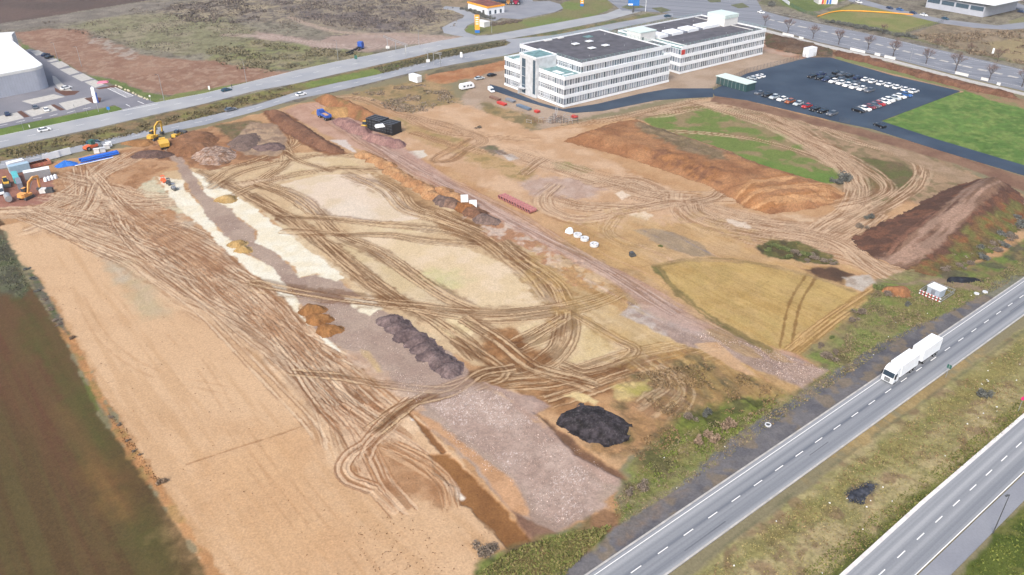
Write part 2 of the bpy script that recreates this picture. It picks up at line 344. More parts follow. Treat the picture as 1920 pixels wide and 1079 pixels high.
for p in ([(300,600),(380,690),(450,800),(520,900)],[(150,560),(200,640),(290,700),(420,730)],[(560,900),(640,1000),(700,1078)],[(480,880),(560,980)]): r(p,(198,156,114),width=.3,al=.4,depth=.02)
r([(590,790),(520,815),(440,840),(350,870)],(150,105,66),width=.25,pair=False,gap=0,al=.5)
# pale rolled panels in the middle
z([(290,325),(560,285),(680,288),(760,340),(900,410),(1000,470),(1080,540),(1260,630),(1330,690),(1100,760),(960,720),(700,590),(500,400)],(230,206,168),(216,188,148),ns=7,warp=1.5,edge=.8,spk=.08)
for px,c in (([(555,298),(640,288),(690,318),(640,318),(560,335),(500,345)],(224,200,158)),([(527,345),(600,328),(690,326),(740,362),(792,410),(700,416),(600,405),(560,385)],(234,214,184)),
  ([(670,445),(760,440),(860,458),(930,488),(1012,530),(1037,564),(880,578),(800,545),(720,490)],(234,211,172)),([(600,462),(650,452),(720,490),(800,540),(860,572),(790,572),(700,530)],(222,200,158)),
  ([(820,592),(890,598),(880,632),(862,642),(800,612)],(240,218,170)),([(970,612),(1045,598),(1047,615),(1012,650),(972,642)],(230,206,162)),([(1085,602),(1112,590),(1152,655),(1112,677),(1062,682)],(226,202,154)),
  ([(1105,592),(1185,583),(1262,640),(1272,652),(1195,668),(1178,642)],(224,198,152)),([(700,420),(830,430),(820,438),(700,432)],(230,208,166)),([(485,395),(520,410),(590,470),(680,540),(700,560),(650,520),(560,450)],(226,204,166))):
    z(px,(min(255,c[0]+8),min(255,c[1]+9),min(255,c[2]+16)),c,ns=6,warp=.8,edge=.5,spk=.04)
z([(795,512),(850,508),(875,525),(850,546),(810,536)],(204,206,140),(220,210,165),ns=3,warp=2,edge=2.5,al=.6)
z([(600,395),(660,370),(700,400),(690,412),(640,408)],(242,228,208),None,warp=2,edge=2,al=.7)
# left churned area
z([(-300,420),(0,398),(60,396),(150,400),(240,450),(330,500),(440,560),(560,640),(660,740),(720,800),(770,800),(740,740),(640,660),(530,560),(440,480),(370,420),(330,370),(290,335),(330,300),(420,290),(480,260),(500,240),(420,230),(300,262),(160,300),(110,325),(95,370),(30,385),(-300,410)],(204,164,126),(186,142,104),ns=6,warp=2,edge=1,spk=.12,veg=(168,124,88),bump=.15)
z([(-40,320),(0,316),(60,320),(100,335),(100,375),(60,385),(0,390),(-60,390)],(176,128,112),(164,116,100),ns=5,warp=1,spk=.08)
z([(250,290),(300,262),(350,262),(420,250),(500,232),(540,215),(560,260),(520,300),(440,310),(380,320),(330,300)],(168,122,88),(190,146,108),ns=3.5,warp=2,edge=1,spk=.14,veg=(142,104,78),bump=.3)
z([(265,345),(290,330),(300,345),(330,372),(350,398),(330,400),(270,372),(258,358)],(226,214,182),(208,204,176),ns=2.5,warp=1.5,edge=.8)
z([(330,400),(350,405),(420,470),(455,505),(440,510),(380,470),(320,425)],(206,192,170),(214,184,150),ns=3,warp=1.5,edge=.8,al=.8)
Lg=(226,192,158)
TK=[([(60,395),(160,430),(260,490),(340,540),(440,600),(540,680),(620,770),(650,830)],9,.8),
([(150,335),(165,372),(220,420),(300,470),(400,530),(500,620),(600,720),(660,780),(700,840)],9,1),
([(200,360),(300,430),(380,470),(450,530),(540,610),(620,680),(690,740),(750,790)],9,1),
([(100,400),(220,440),(330,510),(430,580),(520,640),(620,740)],8,1),
([(0,402),(80,392),(150,350),(200,312),(240,290)],6,1),([(60,430),(140,400),(160,360),(150,315)],5,1),
([(120,330),(200,350),(290,372),(400,352),(520,335)],6,1),([(100,370),(180,380),(260,385),(330,380)],8,1),
([(-60,405),(30,398),(110,392),(180,360)],7,1),([(250,300),(190,330),(170,380),(120,430)],5,1),([(140,400),(230,420),(330,430),(400,470)],7,1),
([(60,400),(110,420),(170,450),(240,480)],6,1),([(230,400),(330,480),(470,560),(560,640),(640,700)],10,1),([(380,500),(480,590),(560,670),(640,770)],6,1),
([(180,330),(230,390),(330,450),(420,510)],4,1)]
for i,(p,W_,a) in enumerate(TK): t(p,W_,(140,98,66),(238,212,180),al=.92*a,ps=.6,seed=i*7,cut=.45,dens=2.1,fill=.5,fray=1.6)
z([(480,575),(530,590),(575,640),(600,680),(560,670),(510,620)],(162,118,84),(186,144,106),warp=3,edge=3,al=.55)
z([(215,385),(300,408),(370,448),(440,495),(400,508),(330,480),(270,440)],(158,114,82),(186,144,106),warp=3,edge=3,al=.6,ns=3)
z([(300,440),(380,500),(470,570),(560,650),(520,640),(420,560),(330,480)],(168,126,92),(200,160,124),warp=3,edge=3,al=.45,ns=3)
# site yard: cream strips and crushed stone lane
z([(293,330),(348,338),(345,355),(368,375),(398,405),(410,430),(438,450),(462,475),(512,500),(537,532),(562,565),(565,585),(585,615),(615,635),(640,661),(610,643),(572,605),(530,560),(500,530),(458,500),(425,470),(388,433),(350,402),(320,368)],CREAM,CREAM2,ns=3,warp=.9,edge=.4,spk=.04)
z([(300,272),(322,272),(345,300),(372,335),(383,360),(435,392),(443,405),(480,432),(480,455),(513,470),(562,520),(592,514),(640,526),(700,575),(760,600),(870,680),(905,715),(1000,790),(1172,893),(1165,915),(1120,960),(1040,1000),(1000,1000),(960,962),(890,880),(800,800),(760,745),(690,680),(637,650),(585,615),(562,565),(512,500),(462,475),(410,430),(368,375),(348,345),(330,308)],(190,169,152),(176,153,138),ns=5,warp=.8,edge=.4,spk=.08,st=.05)
z([(360,322),(388,330),(450,372),(482,393),(555,450),(620,500),(646,522),(630,526),(592,514),(562,520),(555,500),(513,470),(480,455),(480,432),(458,415),(443,405),(435,390),(400,375),(383,360),(370,335)],CREAM,CREAM2,ns=3,warp=.9,edge=.4,spk=.04)
z([(648,558),(700,560),(718,578),(692,592),(670,582)],CREAM,CREAM2,warp=.8,edge=.4)
z([(800,758),(850,736),(940,728),(965,760),(1010,790),(1080,855),(1105,880),(1130,905),(1135,950),(1050,982),(1010,968),(990,930),(960,890),(880,830)],(200,178,164),(186,162,148),ns=4,warp=1.2,edge=1,spk=.16,spk_s=.6,st=.28)
z([(960,745),(1000,775),(1080,835),(1168,895),(1160,915),(1130,905),(1060,835),(990,780)],(202,174,158),(190,162,146),ns=4,warp=1,edge=.8,spk=.05)
z([(640,655),(690,660),(715,690),(770,740),(800,770),(780,775),(740,735),(690,700)],(216,190,166),(206,172,142),ns=3,warp=1,edge=.5)
z([(676,655),(690,658),(712,685),(717,697),(708,697),(690,675)],(232,202,138),None,warp=.4,edge=.5)
z([(762,766),(785,770),(880,835),(960,900),(985,940),(1000,975),(960,962),(900,880),(840,830)],(216,172,132),(202,158,118),ns=3,warp=.6,edge=.5)
z([(806,852),(832,846),(881,885),(921,925),(960,962),(997,1013),(952,1024),(910,988),(867,942),(852,913),(818,885)],(162,116,72),(148,104,64),ns=4,warp=.8,edge=.4,spk=.12,dz=-.25)
z([(757,768),(766,768),(800,800),(838,846),(826,850),(790,806)],(152,108,70),None,warp=.5,edge=.3,dz=-.2)
z([(958,955),(1000,975),(1045,1000),(1018,1010),(997,1010),(972,985)],(150,118,98),(136,104,86),warp=.5,edge=.4)
z([(768,782),(776,783),(779,790),(770,790)],(246,240,228),None,warp=.4,edge=.3)
z([(845,898),(858,912),(866,932),(850,926),(830,905)],(246,236,218),None,warp=.8,edge=.4)
z([(1003,772),(1025,785),(1090,835),(1190,898),(1176,906),(1080,850)],(146,110,86),(128,98,76),warp=.6,edge=.5,dz=-.3,spk=.15)
z([(690,838),(740,828),(790,856),(832,905),(834,942),(790,932),(720,915),(662,898),(660,870)],(166,118,78),(196,152,112),ns=3,warp=1.5,edge=1,al=.75)
t([(612,770),(652,813),(675,865),(700,913),(738,956)],1.6,(158,112,76),(236,204,170),ps=.6,cut=.42,fray=.4)
t([(640,770),(680,816),(709,873),(732,913),(763,948)],1.6,(158,112,76),(236,204,170),ps=.6,cut=.42,fray=.4,seed=5)
t([(650,765),(692,795),(740,820),(782,848)],3,(158,112,76),(236,204,170),fray=.5,seed=8)
t([(760,755),(720,790),(685,830),(655,850),(640,876),(652,899),(685,912)],2.6,(152,106,70),(236,204,170),fray=.5,seed=11,ps=.6)
t([(700,760),(740,790),(700,830),(690,850)],2,(158,112,76),(236,204,170),fray=.5,seed=12)
t([(735,840),(790,870),(825,905),(835,940)],4,(170,124,86),(228,190,150),fray=1,seed=14)
# centre crossings
TC=[([(380,322),(440,352),(500,385),(545,415),(605,450),(680,510),(740,560)],5,3),([(476,368),(552,415),(627,475),(698,530),(752,568),(808,598),(868,640),(892,662)],6.5,4),
([(440,365),(480,348),(537,330),(630,316),(713,318)],4,5),([(490,345),(555,370),(600,403),(635,438),(680,460),(720,480),(793,525),(843,557),(880,577)],6,6),
([(530,403),(630,410),(730,420),(830,430),(905,453)],4.5,7),([(537,432),(630,438),(730,440),(800,450),(890,457)],4,8),
([(662,328),(730,355),(768,390),(830,410),(905,443),(955,480),(1005,518),(1047,562)],9,9),([(830,400),(920,440),(985,490),(1040,530),(1060,565)],5,10),
([(480,533),(580,550),(680,562),(780,573),(880,586),(955,589),(1060,577),(1135,557),(1173,537)],7,11),
([(1073,590),(1073,625),(1055,660),(1022,685),(960,702),(905,705)],4.5,12),([(905,702),(830,728),(780,752),(720,800)],2.6,29),
([(1050,592),(1045,620),(1035,650),(1000,680)],3,13),([(1340,648),(1285,650),(1185,672),(1110,696),(1035,716),(970,720)],7,14),([(1330,662),(1210,692),(1098,728),(1040,745)],6,15),
([(1093,598),(1155,635),(1190,655),(1160,680),(1100,697),(1065,687)],2.8,16),([(1055,605),(1010,632),(982,646)],7,17),([(560,698),(640,706),(720,720),(830,730),(905,705)],1.9,18),
([(880,600),(940,640),(1000,690),(1100,720)],6,19),([(400,335),(430,315),(480,300),(550,270),(545,240)],6,20),([(470,230),(500,250),(530,270),(540,300),(500,330)],6,21),
([(400,350),(460,320),(540,300),(600,290),(680,292)],4,22),([(860,640),(900,665),(940,700),(900,720)],4,23),([(700,800),(760,760),(850,735),(900,700),(950,690)],2.5,24),([(500,260),(560,300),(620,320)],3,25)]
z([(920,622),(960,608),(990,650),(1030,662),(1042,680),(990,700),(930,695),(890,650)],(160,116,76),(184,142,100),ns=3,warp=2,edge=1.2,spk=.15,bump=.3)
z([(886,690),(960,702),(1080,700),(1300,652),(1340,680),(1200,740),(1185,790),(1060,780),(980,745),(910,722)],(172,130,90),(200,160,116),ns=3.5,warp=1.5,edge=1,spk=.14,bump=.2)
z([(700,320),(740,360),(790,400),(860,440),(940,480),(1000,520),(1060,565),(1080,550),(1000,480),(900,420),(800,370)],(164,128,90),(186,150,108),ns=3,warp=2.5,edge=1,spk=.15,al=.85,bump=.15)
for p,W_,sd_ in TC: t(p,W_*.8,(122,84,52),(226,196,156),al=.95,ps=.6,seed=sd_*11,cut=.58,dens=2.6,fray=1.1,fill=.62)
z([(1060,742),(1085,732),(1125,752),(1118,762)],(236,212,158),(222,196,140),warp=.7,edge=.4)
z([(930,735),(960,728),(985,745),(975,752)],(232,200,160),None,warp=.7,edge=.5,al=.8)
# rough dry ground near the black heap
z([(1185,700),(1320,668),(1400,700),(1480,738),(1400,780),(1300,800),(1180,860),(1140,866),(1100,840),(1190,790),(1150,760)],(158,128,92),(128,116,78),ns=5,warp=2,edge=1.5,spk=.22,veg=(104,98,72),bump=.35)
z([(1180,752),(1260,758),(1250,798),(1200,850),(1140,862),(1090,838),(1180,820),(1190,790)],(200,156,114),(178,140,98),ns=4,warp=2,edge=1.5,spk=.15,al=.8)
z([(1150,725),(1220,712),(1210,745),(1160,748)],(222,200,140),(190,180,100),ns=3,warp=1.5,edge=1,al=.8)
t([(1230,690),(1260,710),(1265,735),(1240,760)],8,(150,118,90),(205,180,145),fray=2,seed=33)
# haul road and northern site
z([(560,196),(612,190),(690,232),(770,285),(860,350),(960,410),(1060,465),(1160,505),(1210,520),(1330,598),(1500,668),(1553,692),(1505,727),(1440,700),(1350,660),(1180,578),(1168,545),(1100,510),(1000,450),(900,390),(800,330),(640,268),(530,208)],(210,174,152),(194,156,134),ns=5,warp=1,edge=.8,spk=.08)
z([(860,190),(1000,245),(1100,240),(1070,260),(1200,330),(1330,380),(1420,400),(1560,410),(1600,440),(1540,450),(1640,500),(1400,490),(1230,495),(1180,470),(1100,430),(1000,390),(900,345),(760,275),(700,230)],(224,190,156),(210,172,134),ns=6,warp=2,edge=1.5,spk=.08)
z([(740,215),(860,262),(1000,320),(990,345),(900,310),(760,250)],(204,172,128),(190,160,112),ns=5,warp=2,edge=2,spk=.08,veg=(166,146,98))
z([(975,342),(1010,330),(1090,338),(1135,355),(1120,372),(1060,372),(990,368)],(208,184,168),(196,168,150),ns=3,warp=2,edge=1.5,spk=.08)
z([(1035,305),(1060,302),(1110,320),(1090,328),(1050,318)],(138,142,84),(170,150,108),ns=2,warp=1.2,edge=1,spk=.2,al=.85)
z([(897,275),(925,272),(945,285),(925,292)],(122,120,92),(150,130,110),ns=2,warp=1,edge=.8,spk=.2)
z([(941,290),(960,288),(975,298),(955,302)],(216,208,200),None,warp=.5,edge=.5)
z([(925,282),(945,280),(952,290),(935,291)],(130,122,120),None,warp=.5,edge=.5)
t([(780,250),(850,272),(900,285)],4,(158,118,84),(214,178,140),seed=41)
t([(870,285),(845,300),(815,298),(880,262)],3,(136,98,66),(200,160,120),seed=42)
t([(620,225),(700,278),(800,335),(900,395),(1000,442),(1100,490),(1170,532),(1250,572),(1340,615),(1420,655)],5,(158,120,94),(216,186,164),seed=43)
t([(650,235),(760,300),(860,350),(960,402),(1060,460),(1150,520)],5,(166,126,98),(214,180,156),seed=44,al=.8)
t([(590,200),(680,255),(800,330),(900,385),(1000,440)],4,(170,124,104),(216,182,160),seed=45,al=.7)
t([(610,182),(680,185),(760,215),(820,245),(900,255),(1000,260)],5,(170,132,100),(222,188,152),seed=46)
t([(760,215),(860,240),(905,262),(880,280)],5,(160,125,95),(220,186,150),seed=47)
z([(1165,545),(1215,545),(1290,590),(1400,640),(1553,692),(1505,727),(1440,702),(1345,655),(1270,640),(1180,582)],(182,160,148),(164,142,130),ns=4,warp=.8,edge=.5,spk=.12,st=.10)
z([(1175,573),(1205,566),(1250,590),(1290,605),(1250,612),(1210,595)],(220,212,206),(190,172,160),ns=2.5,warp=1,edge=.5,al=.9)
z([(1400,660),(1470,672),(1553,692),(1505,727),(1440,702)],(200,176,164),(184,156,144),warp=1,edge=.8,spk=.14,st=.2)
z([(1303,640),(1340,638),(1400,682),(1422,706),(1380,692),(1330,662)],(218,182,142),(208,170,130),warp=.6,edge=.4)
z([(1305,640),(1325,638),(1340,655),(1325,660)],(240,222,190),None,warp=.5,edge=.4)
t([(1180,535),(1260,580),(1350,625),(1430,660),(1480,680)],5,(146,118,104),(200,180,170),seed=49,al=.45)
t([(1320,625),(1390,650),(1430,680),(1470,700)],6,(150,122,112),(190,170,160),seed=50,al=.45)
z([(880,408),(960,418),(1010,448),(1060,478),(1150,515),(1130,530),(1040,480),(990,470),(920,440)],(216,194,176),(186,142,110),ns=3,warp=2,edge=1,spk=.12,bump=.3,lo=.4,hi=.6)
z([(1000,480),(1050,470),(1130,510),(1170,535),(1140,550),(1080,530)],(196,150,116),(222,196,172),ns=2.5,warp=2,edge=1,spk=.14,bump=.3,lo=.45,hi=.6)
z([(1150,505),(1200,505),(1215,540),(1180,560),(1140,550)],(170,132,104),(206,178,150),ns=2.2,warp=2,edge=1,spk=.12,al=.9)
z([(620,263),(650,262),(668,286),(645,278)],(228,216,206),None,warp=1,edge=.5)
z([(765,285),(796,281),(801,292),(786,297)],(232,222,206),None,warp=.8,edge=.4)
z([(490,208),(540,212),(605,262),(655,288),(615,292),(570,272),(520,240)],(152,106,76),(132,94,70),ns=3,warp=1.2,edge=.7,spk=.15,bump=.4)
z([(400,235),(470,225),(520,235),(500,262),(430,262)],(140,118,90),(118,110,78),ns=3,warp=1.5,edge=1,spk=.2,bump=.3)
z([(470,228),(520,234),(540,262),(520,292),(460,290),(440,262)],(160,136,116),(190,164,136),ns=3,warp=1,edge=.8,spk=.12)
# swirls on the right
TS=[([(960,285),(1100,330),(1220,362),(1330,392),(1440,420),(1560,440)],9,60,.7),([(1130,345),(1190,338),(1240,358),(1252,375),(1220,388),(1100,388),(1030,372)],6,61,.9),
([(1110,335),(1170,350),(1220,365),(1290,372),(1380,372)],7,62,.7),([(1280,375),(1284,395),(1310,415),(1360,428),(1450,432),(1560,438)],9,63,.9),
([(1300,380),(1310,398),(1350,412),(1420,420),(1520,432)],6,64,.9),([(1180,365),(1260,380),(1330,372),(1350,360)],5,65,.7),
([(1040,350),(1020,370),(1030,395),(1090,412),(1180,395),(1260,380)],5,66,.8),([(1150,410),(1140,435),(1170,455),(1240,470)],4,67,.6),
([(985,325),(1000,312),(1015,300)],4,68,.8),([(1400,440),(1500,455),(1600,480),(1680,512),(1780,518),(1880,545)],8,69,.9),
([(1230,215),(1340,196),(1440,212),(1530,262),(1590,312),(1612,355),(1600,395),(1540,430)],7,70,.9),([(1330,200),(1450,240),(1540,290),(1580,320),(1600,350)],5,71,.9),
([(1300,190),(1430,225),(1520,262),(1600,300),(1660,345),(1640,370),(1580,385)],6,72,.9),([(1410,190),(1500,222),(1600,262),(1690,288),(1730,312),(1722,345),(1680,375),(1640,395)],4.5,73,.95),
([(1640,395),(1600,420),(1560,445)],9,74,.8),([(1060,235),(1150,222),(1250,200),(1330,185)],6,75,.7),([(1230,245),(1330,250),(1420,262),(1500,285),(1560,310)],3,76,.8),([(1440,425),(1560,450),(1640,500),(1700,530)],6,77,.8)]
z([(1205,222),(1300,198),(1380,205),(1460,235),(1520,290),(1590,330),(1560,345),(1460,320),(1350,290),(1230,245)],(124,142,76),(160,142,106),ns=6,warp=2,edge=1,spk=.16,lo=.45,hi=.65)
z([(1330,278),(1400,290),(1500,315),(1565,330),(1570,345),(1500,335),(1400,310)],(112,142,70),(126,148,76),warp=1.5,edge=1,spk=.12)
z([(1600,290),(1690,305),(1730,335),(1690,375),(1640,385),(1622,350)],(128,110,84),(110,112,70),ns=5,warp=1.5,edge=1,spk=.14)
z([(1380,400),(1520,405),(1600,400),(1660,430),(1620,470),(1540,455),(1420,432)],(222,192,158),(204,168,132),ns=3,warp=2,edge=1.5,spk=.1,lo=.4,hi=.6)
for p,W_,sd_,a in TS: t(p,W_,(146,108,78),(228,200,168),al=.85*a,ps=.75,seed=sd_*5,cut=.46)
z([(1150,362),(1165,358),(1180,366),(1165,374)],(244,224,200),None,warp=1,edge=.4)
z([(1178,401),(1210,397),(1222,404),(1212,412),(1185,409)],(240,218,190),None,warp=1,edge=.6)
z([(1360,412),(1400,418),(1420,430),(1380,425)],(240,224,204),None,warp=1.5,edge=.5,al=.8)
z([(1187,431),(1225,426),(1275,440),(1315,456),(1347,482),(1300,481),(1240,460)],(160,150,148),(146,138,138),ns=4,warp=.8,edge=.6,spk=.08)
# stubble field and scrub towards the main road
z([(1228,496),(1300,485),(1400,489),(1520,515),(1600,545),(1637,563),(1570,612),(1505,662),(1440,650),(1330,590),(1270,545)],(200,174,112),(188,158,98),ns=6,lo=.35,hi=.65,warp=1,edge=.6,spk=.08,veg=(208,178,122))
stripes([(1250,510),(1350,560),(1450,610),(1520,660)],((186,152,92),(206,176,118)),al=.5,ps=.6,stretch=25,W=60,seed=21)
for p in ([(1520,518),(1490,570),(1474,645)],): r(p,(140,104,60),gap=2.4,width=.5,al=.75)
t([(1632,548),(1560,595),(1490,652)],3,(160,122,74),(220,184,130),fray=.5,seed=81)
z([(1420,465),(1445,445),(1500,453),(1560,478),(1578,497),(1500,491),(1440,482)],(124,116,74),(96,100,60),ns=3,warp=1.2,edge=.6,spk=.28,veg=(84,74,58),bump=.5)
z([(1500,504),(1560,498),(1602,514),(1580,532),(1530,516)],(112,86,68),(90,72,60),warp=1,edge=.8,spk=.15)
z([(1580,520),(1630,514),(1642,530),(1615,544),(1590,536)],(208,198,184),(182,166,150),ns=2,warp=.7,edge=.5)
z([(1640,535),(1700,505),(1800,500),(1870,515),(1960,440),(1960,500),(1700,640),(1520,745),(1400,840),(1180,960),(1160,900),(1180,860),(1300,800),(1400,775),(1480,742),(1550,695),(1505,665),(1580,612)],(152,142,102),(132,144,80),ns=5,warp=1.5,edge=1,spk=.24,veg=(120,104,82),bump=.25)
z([(1960,470),(1860,520),(1700,610),(1500,745),(1350,850),(1165,955),(1150,990),(1400,810),(1640,650),(1960,505)],(124,142,74),(146,138,88),ns=5,warp=1.5,edge=1.5,spk=.2)
z([(1290,770),(1380,745),(1470,740),(1400,800),(1300,840),(1200,900),(1180,870)],(118,128,62),(146,132,88),ns=5,warp=2,edge=2,spk=.25,veg=(88,90,56),bump=.4)
z([(1640,524),(1680,530),(1770,522),(1850,540),(1880,546),(1865,553),(1800,540),(1700,538)],(168,146,124),(152,132,112),warp=.6,edge=.5,al=.9)
z([(1660,540),(1720,528),(1810,545),(1830,570),(1740,600),(1660,590)],(124,140,72),(138,132,82),ns=3,warp=1,edge=1,spk=.2,al=.8)
z([(890,1082),(900,1052),(960,1026),(1010,1008),(1060,1000),(1110,970),(1150,975),(1165,960),(1160,1000),(1060,1080),(1000,1200),(860,1200)],(128,138,74),(140,120,84),ns=4,warp=1,edge=.8,spk=.24,veg=(84,92,50),bump=.25)
z([(1110,965),(1135,955),(1158,965),(1162,990),(1130,1000),(1112,985)],(160,124,92),(142,108,78),ns=2,warp=.6,edge=.5)
# dark surfacing strip beside the main road
z([(1030,1100),(1160,985),(1280,905),(1400,800),(1520,725),(1640,648),(1740,600),(1800,575),(1960,478),(1960,530),(1700,682),(1400,892),(1120,1100)],(128,126,128),(108,108,114),ns=3,warp=.8,edge=.5,spk=.12,veg=(146,132,112))
z([(1160,990),(1250,925),(1290,915),(1220,970),(1160,1020)],(152,130,110),(128,122,118),ns=2,warp=1.2,edge=.8,al=.8,spk=.15)
z([(1840,548),(1930,488),(1960,460),(1960,510),(1875,560)],(142,140,122),(120,124,110),warp=1,edge=.8)
# central reservation and bottom right grass
z([(1250,1110),(1960,580),(2400,300),(2400,560),(1960,760),(1560,1110)],(182,168,126),(160,154,104),ns=4,warp=.5,edge=.5,spk=.28,veg=(146,122,96),bump=.15)
z([(1300,1100),(1960,600),(2100,540),(1960,650),(1340,1110)],(128,134,72),(150,140,88),ns=4,warp=1.6,edge=1.6,al=.8,spk=.18)
z([(1500,1110),(1740,915),(1960,735),(1960,770),(1580,1110)],(92,100,50),(120,122,64),ns=4,warp=1.2,edge=1.2,spk=.18,bump=.1)
z([(1260,1100),(1500,912),(1960,596),(1960,586),(1250,1100)],(120,120,92),None,warp=.5,edge=.5,al=.7)
z([(1588,925),(1600,910),(1630,903),(1645,908),(1640,922),(1610,942),(1594,940)],(120,112,90),(72,76,84),ns=1,warp=.6,edge=.5,spk=.3)
z([(1780,1090),(1925,935),(2400,600),(2400,1300),(1700,1300)],(104,116,52),(84,100,42),ns=7,warp=.6,edge=.5,spk=.18,veg=(128,128,72))
# along the asphalt lane and the crop field
z([(1340,178),(1400,188),(1500,214),(1600,238),(1700,262),(1930,334),(1960,345),(1960,375),(1800,310),(1600,252),(1500,226),(1400,204),(1330,190)],(140,108,90),(156,124,102),ns=4,warp=.8,edge=.7,spk=.12)
z([(1590,256),(1700,280),(1960,382),(1960,400),(1800,345),(1700,300)],(190,164,138),(170,146,118),ns=4,warp=1.5,edge=1.2,spk=.1,al=.8)
z([(1648,228),(1808,167),(1960,205),(2300,300),(2300,420),(1960,326),(1785,272)],(112,146,74),(100,134,66),ns=12,warp=1.4,edge=.6,spk=.24,spk_s=1.4,veg=(132,154,84),vt=.46)
# strips below the avenue
z([(1436,58),(1560,92),(1680,122),(1800,155),(1960,196),(1960,215),(1808,170),(1680,142),(1560,110),(1500,106),(1436,75)],(176,148,118),(160,132,104),ns=5,warp=.8,edge=.6,spk=.1)
z([(1436,62),(1480,74),(1560,96),(1560,106),(1510,104),(1436,78)],(120,100,86),(104,92,80),warp=1,edge=.6,spk=.2,veg=(92,82,70))
z([(1565,103),(1640,116),(1730,138),(1822,163),(1812,170),(1720,150),(1640,130),(1570,112)],(132,142,88),(146,150,100),warp=.6,edge=.6,spk=.12)
z([(1570,112),(1640,130),(1720,150),(1810,172),(1800,174),(1700,148),(1600,124),(1560,112)],(196,160,128),None,warp=.4,edge=.3)
z([(1820,168),(1900,188),(1960,200),(1960,215),(1850,185)],(150,146,100),(170,140,110),warp=.8,edge=.6)
# north east corner
z([(1420,8),(1480,14),(1540,36),(1600,48),(1700,72),(1820,100),(1960,132),(1960,100),(1800,80),(1700,62),(1560,38),(1500,10),(1440,-10)],(134,136,98),(118,116,92),ns=6,warp=.8,edge=.5,spk=.22)
z([(1533,32),(1560,18),(1595,7),(1654,15),(1732,30),(1768,41),(1740,50),(1698,61),(1645,55),(1560,39)],(158,152,102),(138,146,86),ns=10,warp=.8,edge=.5,spk=.1)
z([(1768,44),(1880,52),(1960,55),(1960,125),(1820,98),(1700,68),(1735,54)],(170,152,128),(150,136,110),ns=8,warp=2,edge=1,spk=.16,veg=(128,116,98))
z([(1850,80),(1930,70),(1960,120),(1900,118)],(176,160,118),None,warp=2,edge=2,al=.7)
z([(1440,-20),(1500,-20),(1600,-8),(1540,20),(1500,22),(1470,10)],(126,140,84),(112,128,74),warp=1,edge=.5,spk=.15)
z([(1890,40),(1960,20),(1960,45),(1900,50)],(150,148,112),None,warp=.5,edge=.5)
# carriage surfaces under the road sheets are left plain

z([(1855,505),(1915,455),(1960,405),(2100,360),(2100,470),(1880,522)],(132,130,84),(122,112,84),ns=3,warp=1.5,edge=1,spk=.25,veg=(100,98,84))
z([(1740,512),(1800,498),(1880,480),(1920,440),(1960,420),(1960,470),(1860,522),(1780,522)],(118,136,70),(140,124,88),ns=3,warp=1.5,edge=1,spk=.25,veg=(96,92,78))

z([(1160,590),(1178,574),(1200,585),(1290,628),(1345,652),(1300,650),(1240,625)],(206,196,190),(176,156,148),ns=2,warp=.8,edge=.5,al=.8)
z([(905,716),(1000,745),(1030,760),(1000,778),(960,748)],(196,172,158),(184,158,144),ns=3,warp=.6,edge=.5)
z([(640,640),(700,600),(760,612),(800,650),(870,700),(930,735),(850,742),(770,740),(700,690)],(190,169,153),(178,154,140),ns=4,warp=1,edge=1,al=.5,st=.08)

z([(1215,596),(1290,606),(1345,640),(1400,668),(1553,694),(1505,727),(1440,702),(1345,657),(1270,640)],(186,162,148),(168,146,134),ns=3,warp=.8,edge=.5,al=.85,spk=.14,st=.12)
z([(1305,645),(1345,640),(1400,690),(1424,707),(1380,694),(1330,664)],(222,188,150),(208,170,130),warp=.6,edge=.4)
z([(1200,580),(1250,570),(1330,620),(1345,640),(1290,628)],(190,168,158),(206,190,182),ns=2.5,warp=1,edge=.8,al=.6)

HR=[(590,200),(640,205),(700,240),(780,290),(870,355),(970,412),(1070,468),(1170,512),(1215,535),(1300,592),(1340,615),(1300,625),(1200,575),(1165,540),(1090,500),(990,442),(890,382),(790,322),(690,270),(610,225)]
z(HR,(204,174,160),(186,152,140),ns=4,warp=.8,edge=.8,al=.6,spk=.12)
t([(640,232),(760,305),(860,358),(960,412),(1060,466),(1160,520),(1260,580)],4,(150,118,98),(226,202,188),al=.6,seed=90,dens=2.2)
t([(1232,502),(1268,545),(1330,594),(1390,628),(1440,655)],1.6,(112,108,66),(140,124,80),al=.9,pairs=False,ps=.8,fray=.7,depth=0)
t([(1230,497),(1300,487),(1400,491),(1510,514),(1600,545)],1.4,(150,128,84),(176,150,110),al=.7,pairs=False,fray=.6,depth=0)
z([(35,560),(60,560),(120,660),(170,760),(215,850),(200,860),(140,760),(80,650)],(86,94,48),(100,90,54),an=(FA,30,16,19),warp=2.5,edge=3,al=.55,spk=.1)
# ------------------------------------------------------------------ finish the ground sheet
gz=P.Z; gz+= .05*(P.noise(2.2,7,3)-.5)
gz=np.clip(gz,-.6,.08)-.12
me=grid_mesh('ground',P.X,P.Y,gz,P.C); me.materials.append(M_SOIL)
g_o=bpy.data.objects.new('ground',me); COL.objects.link(g_o); g_o['kind']='structure'
print('ground done',time.time()-T0,len(me.vertices))
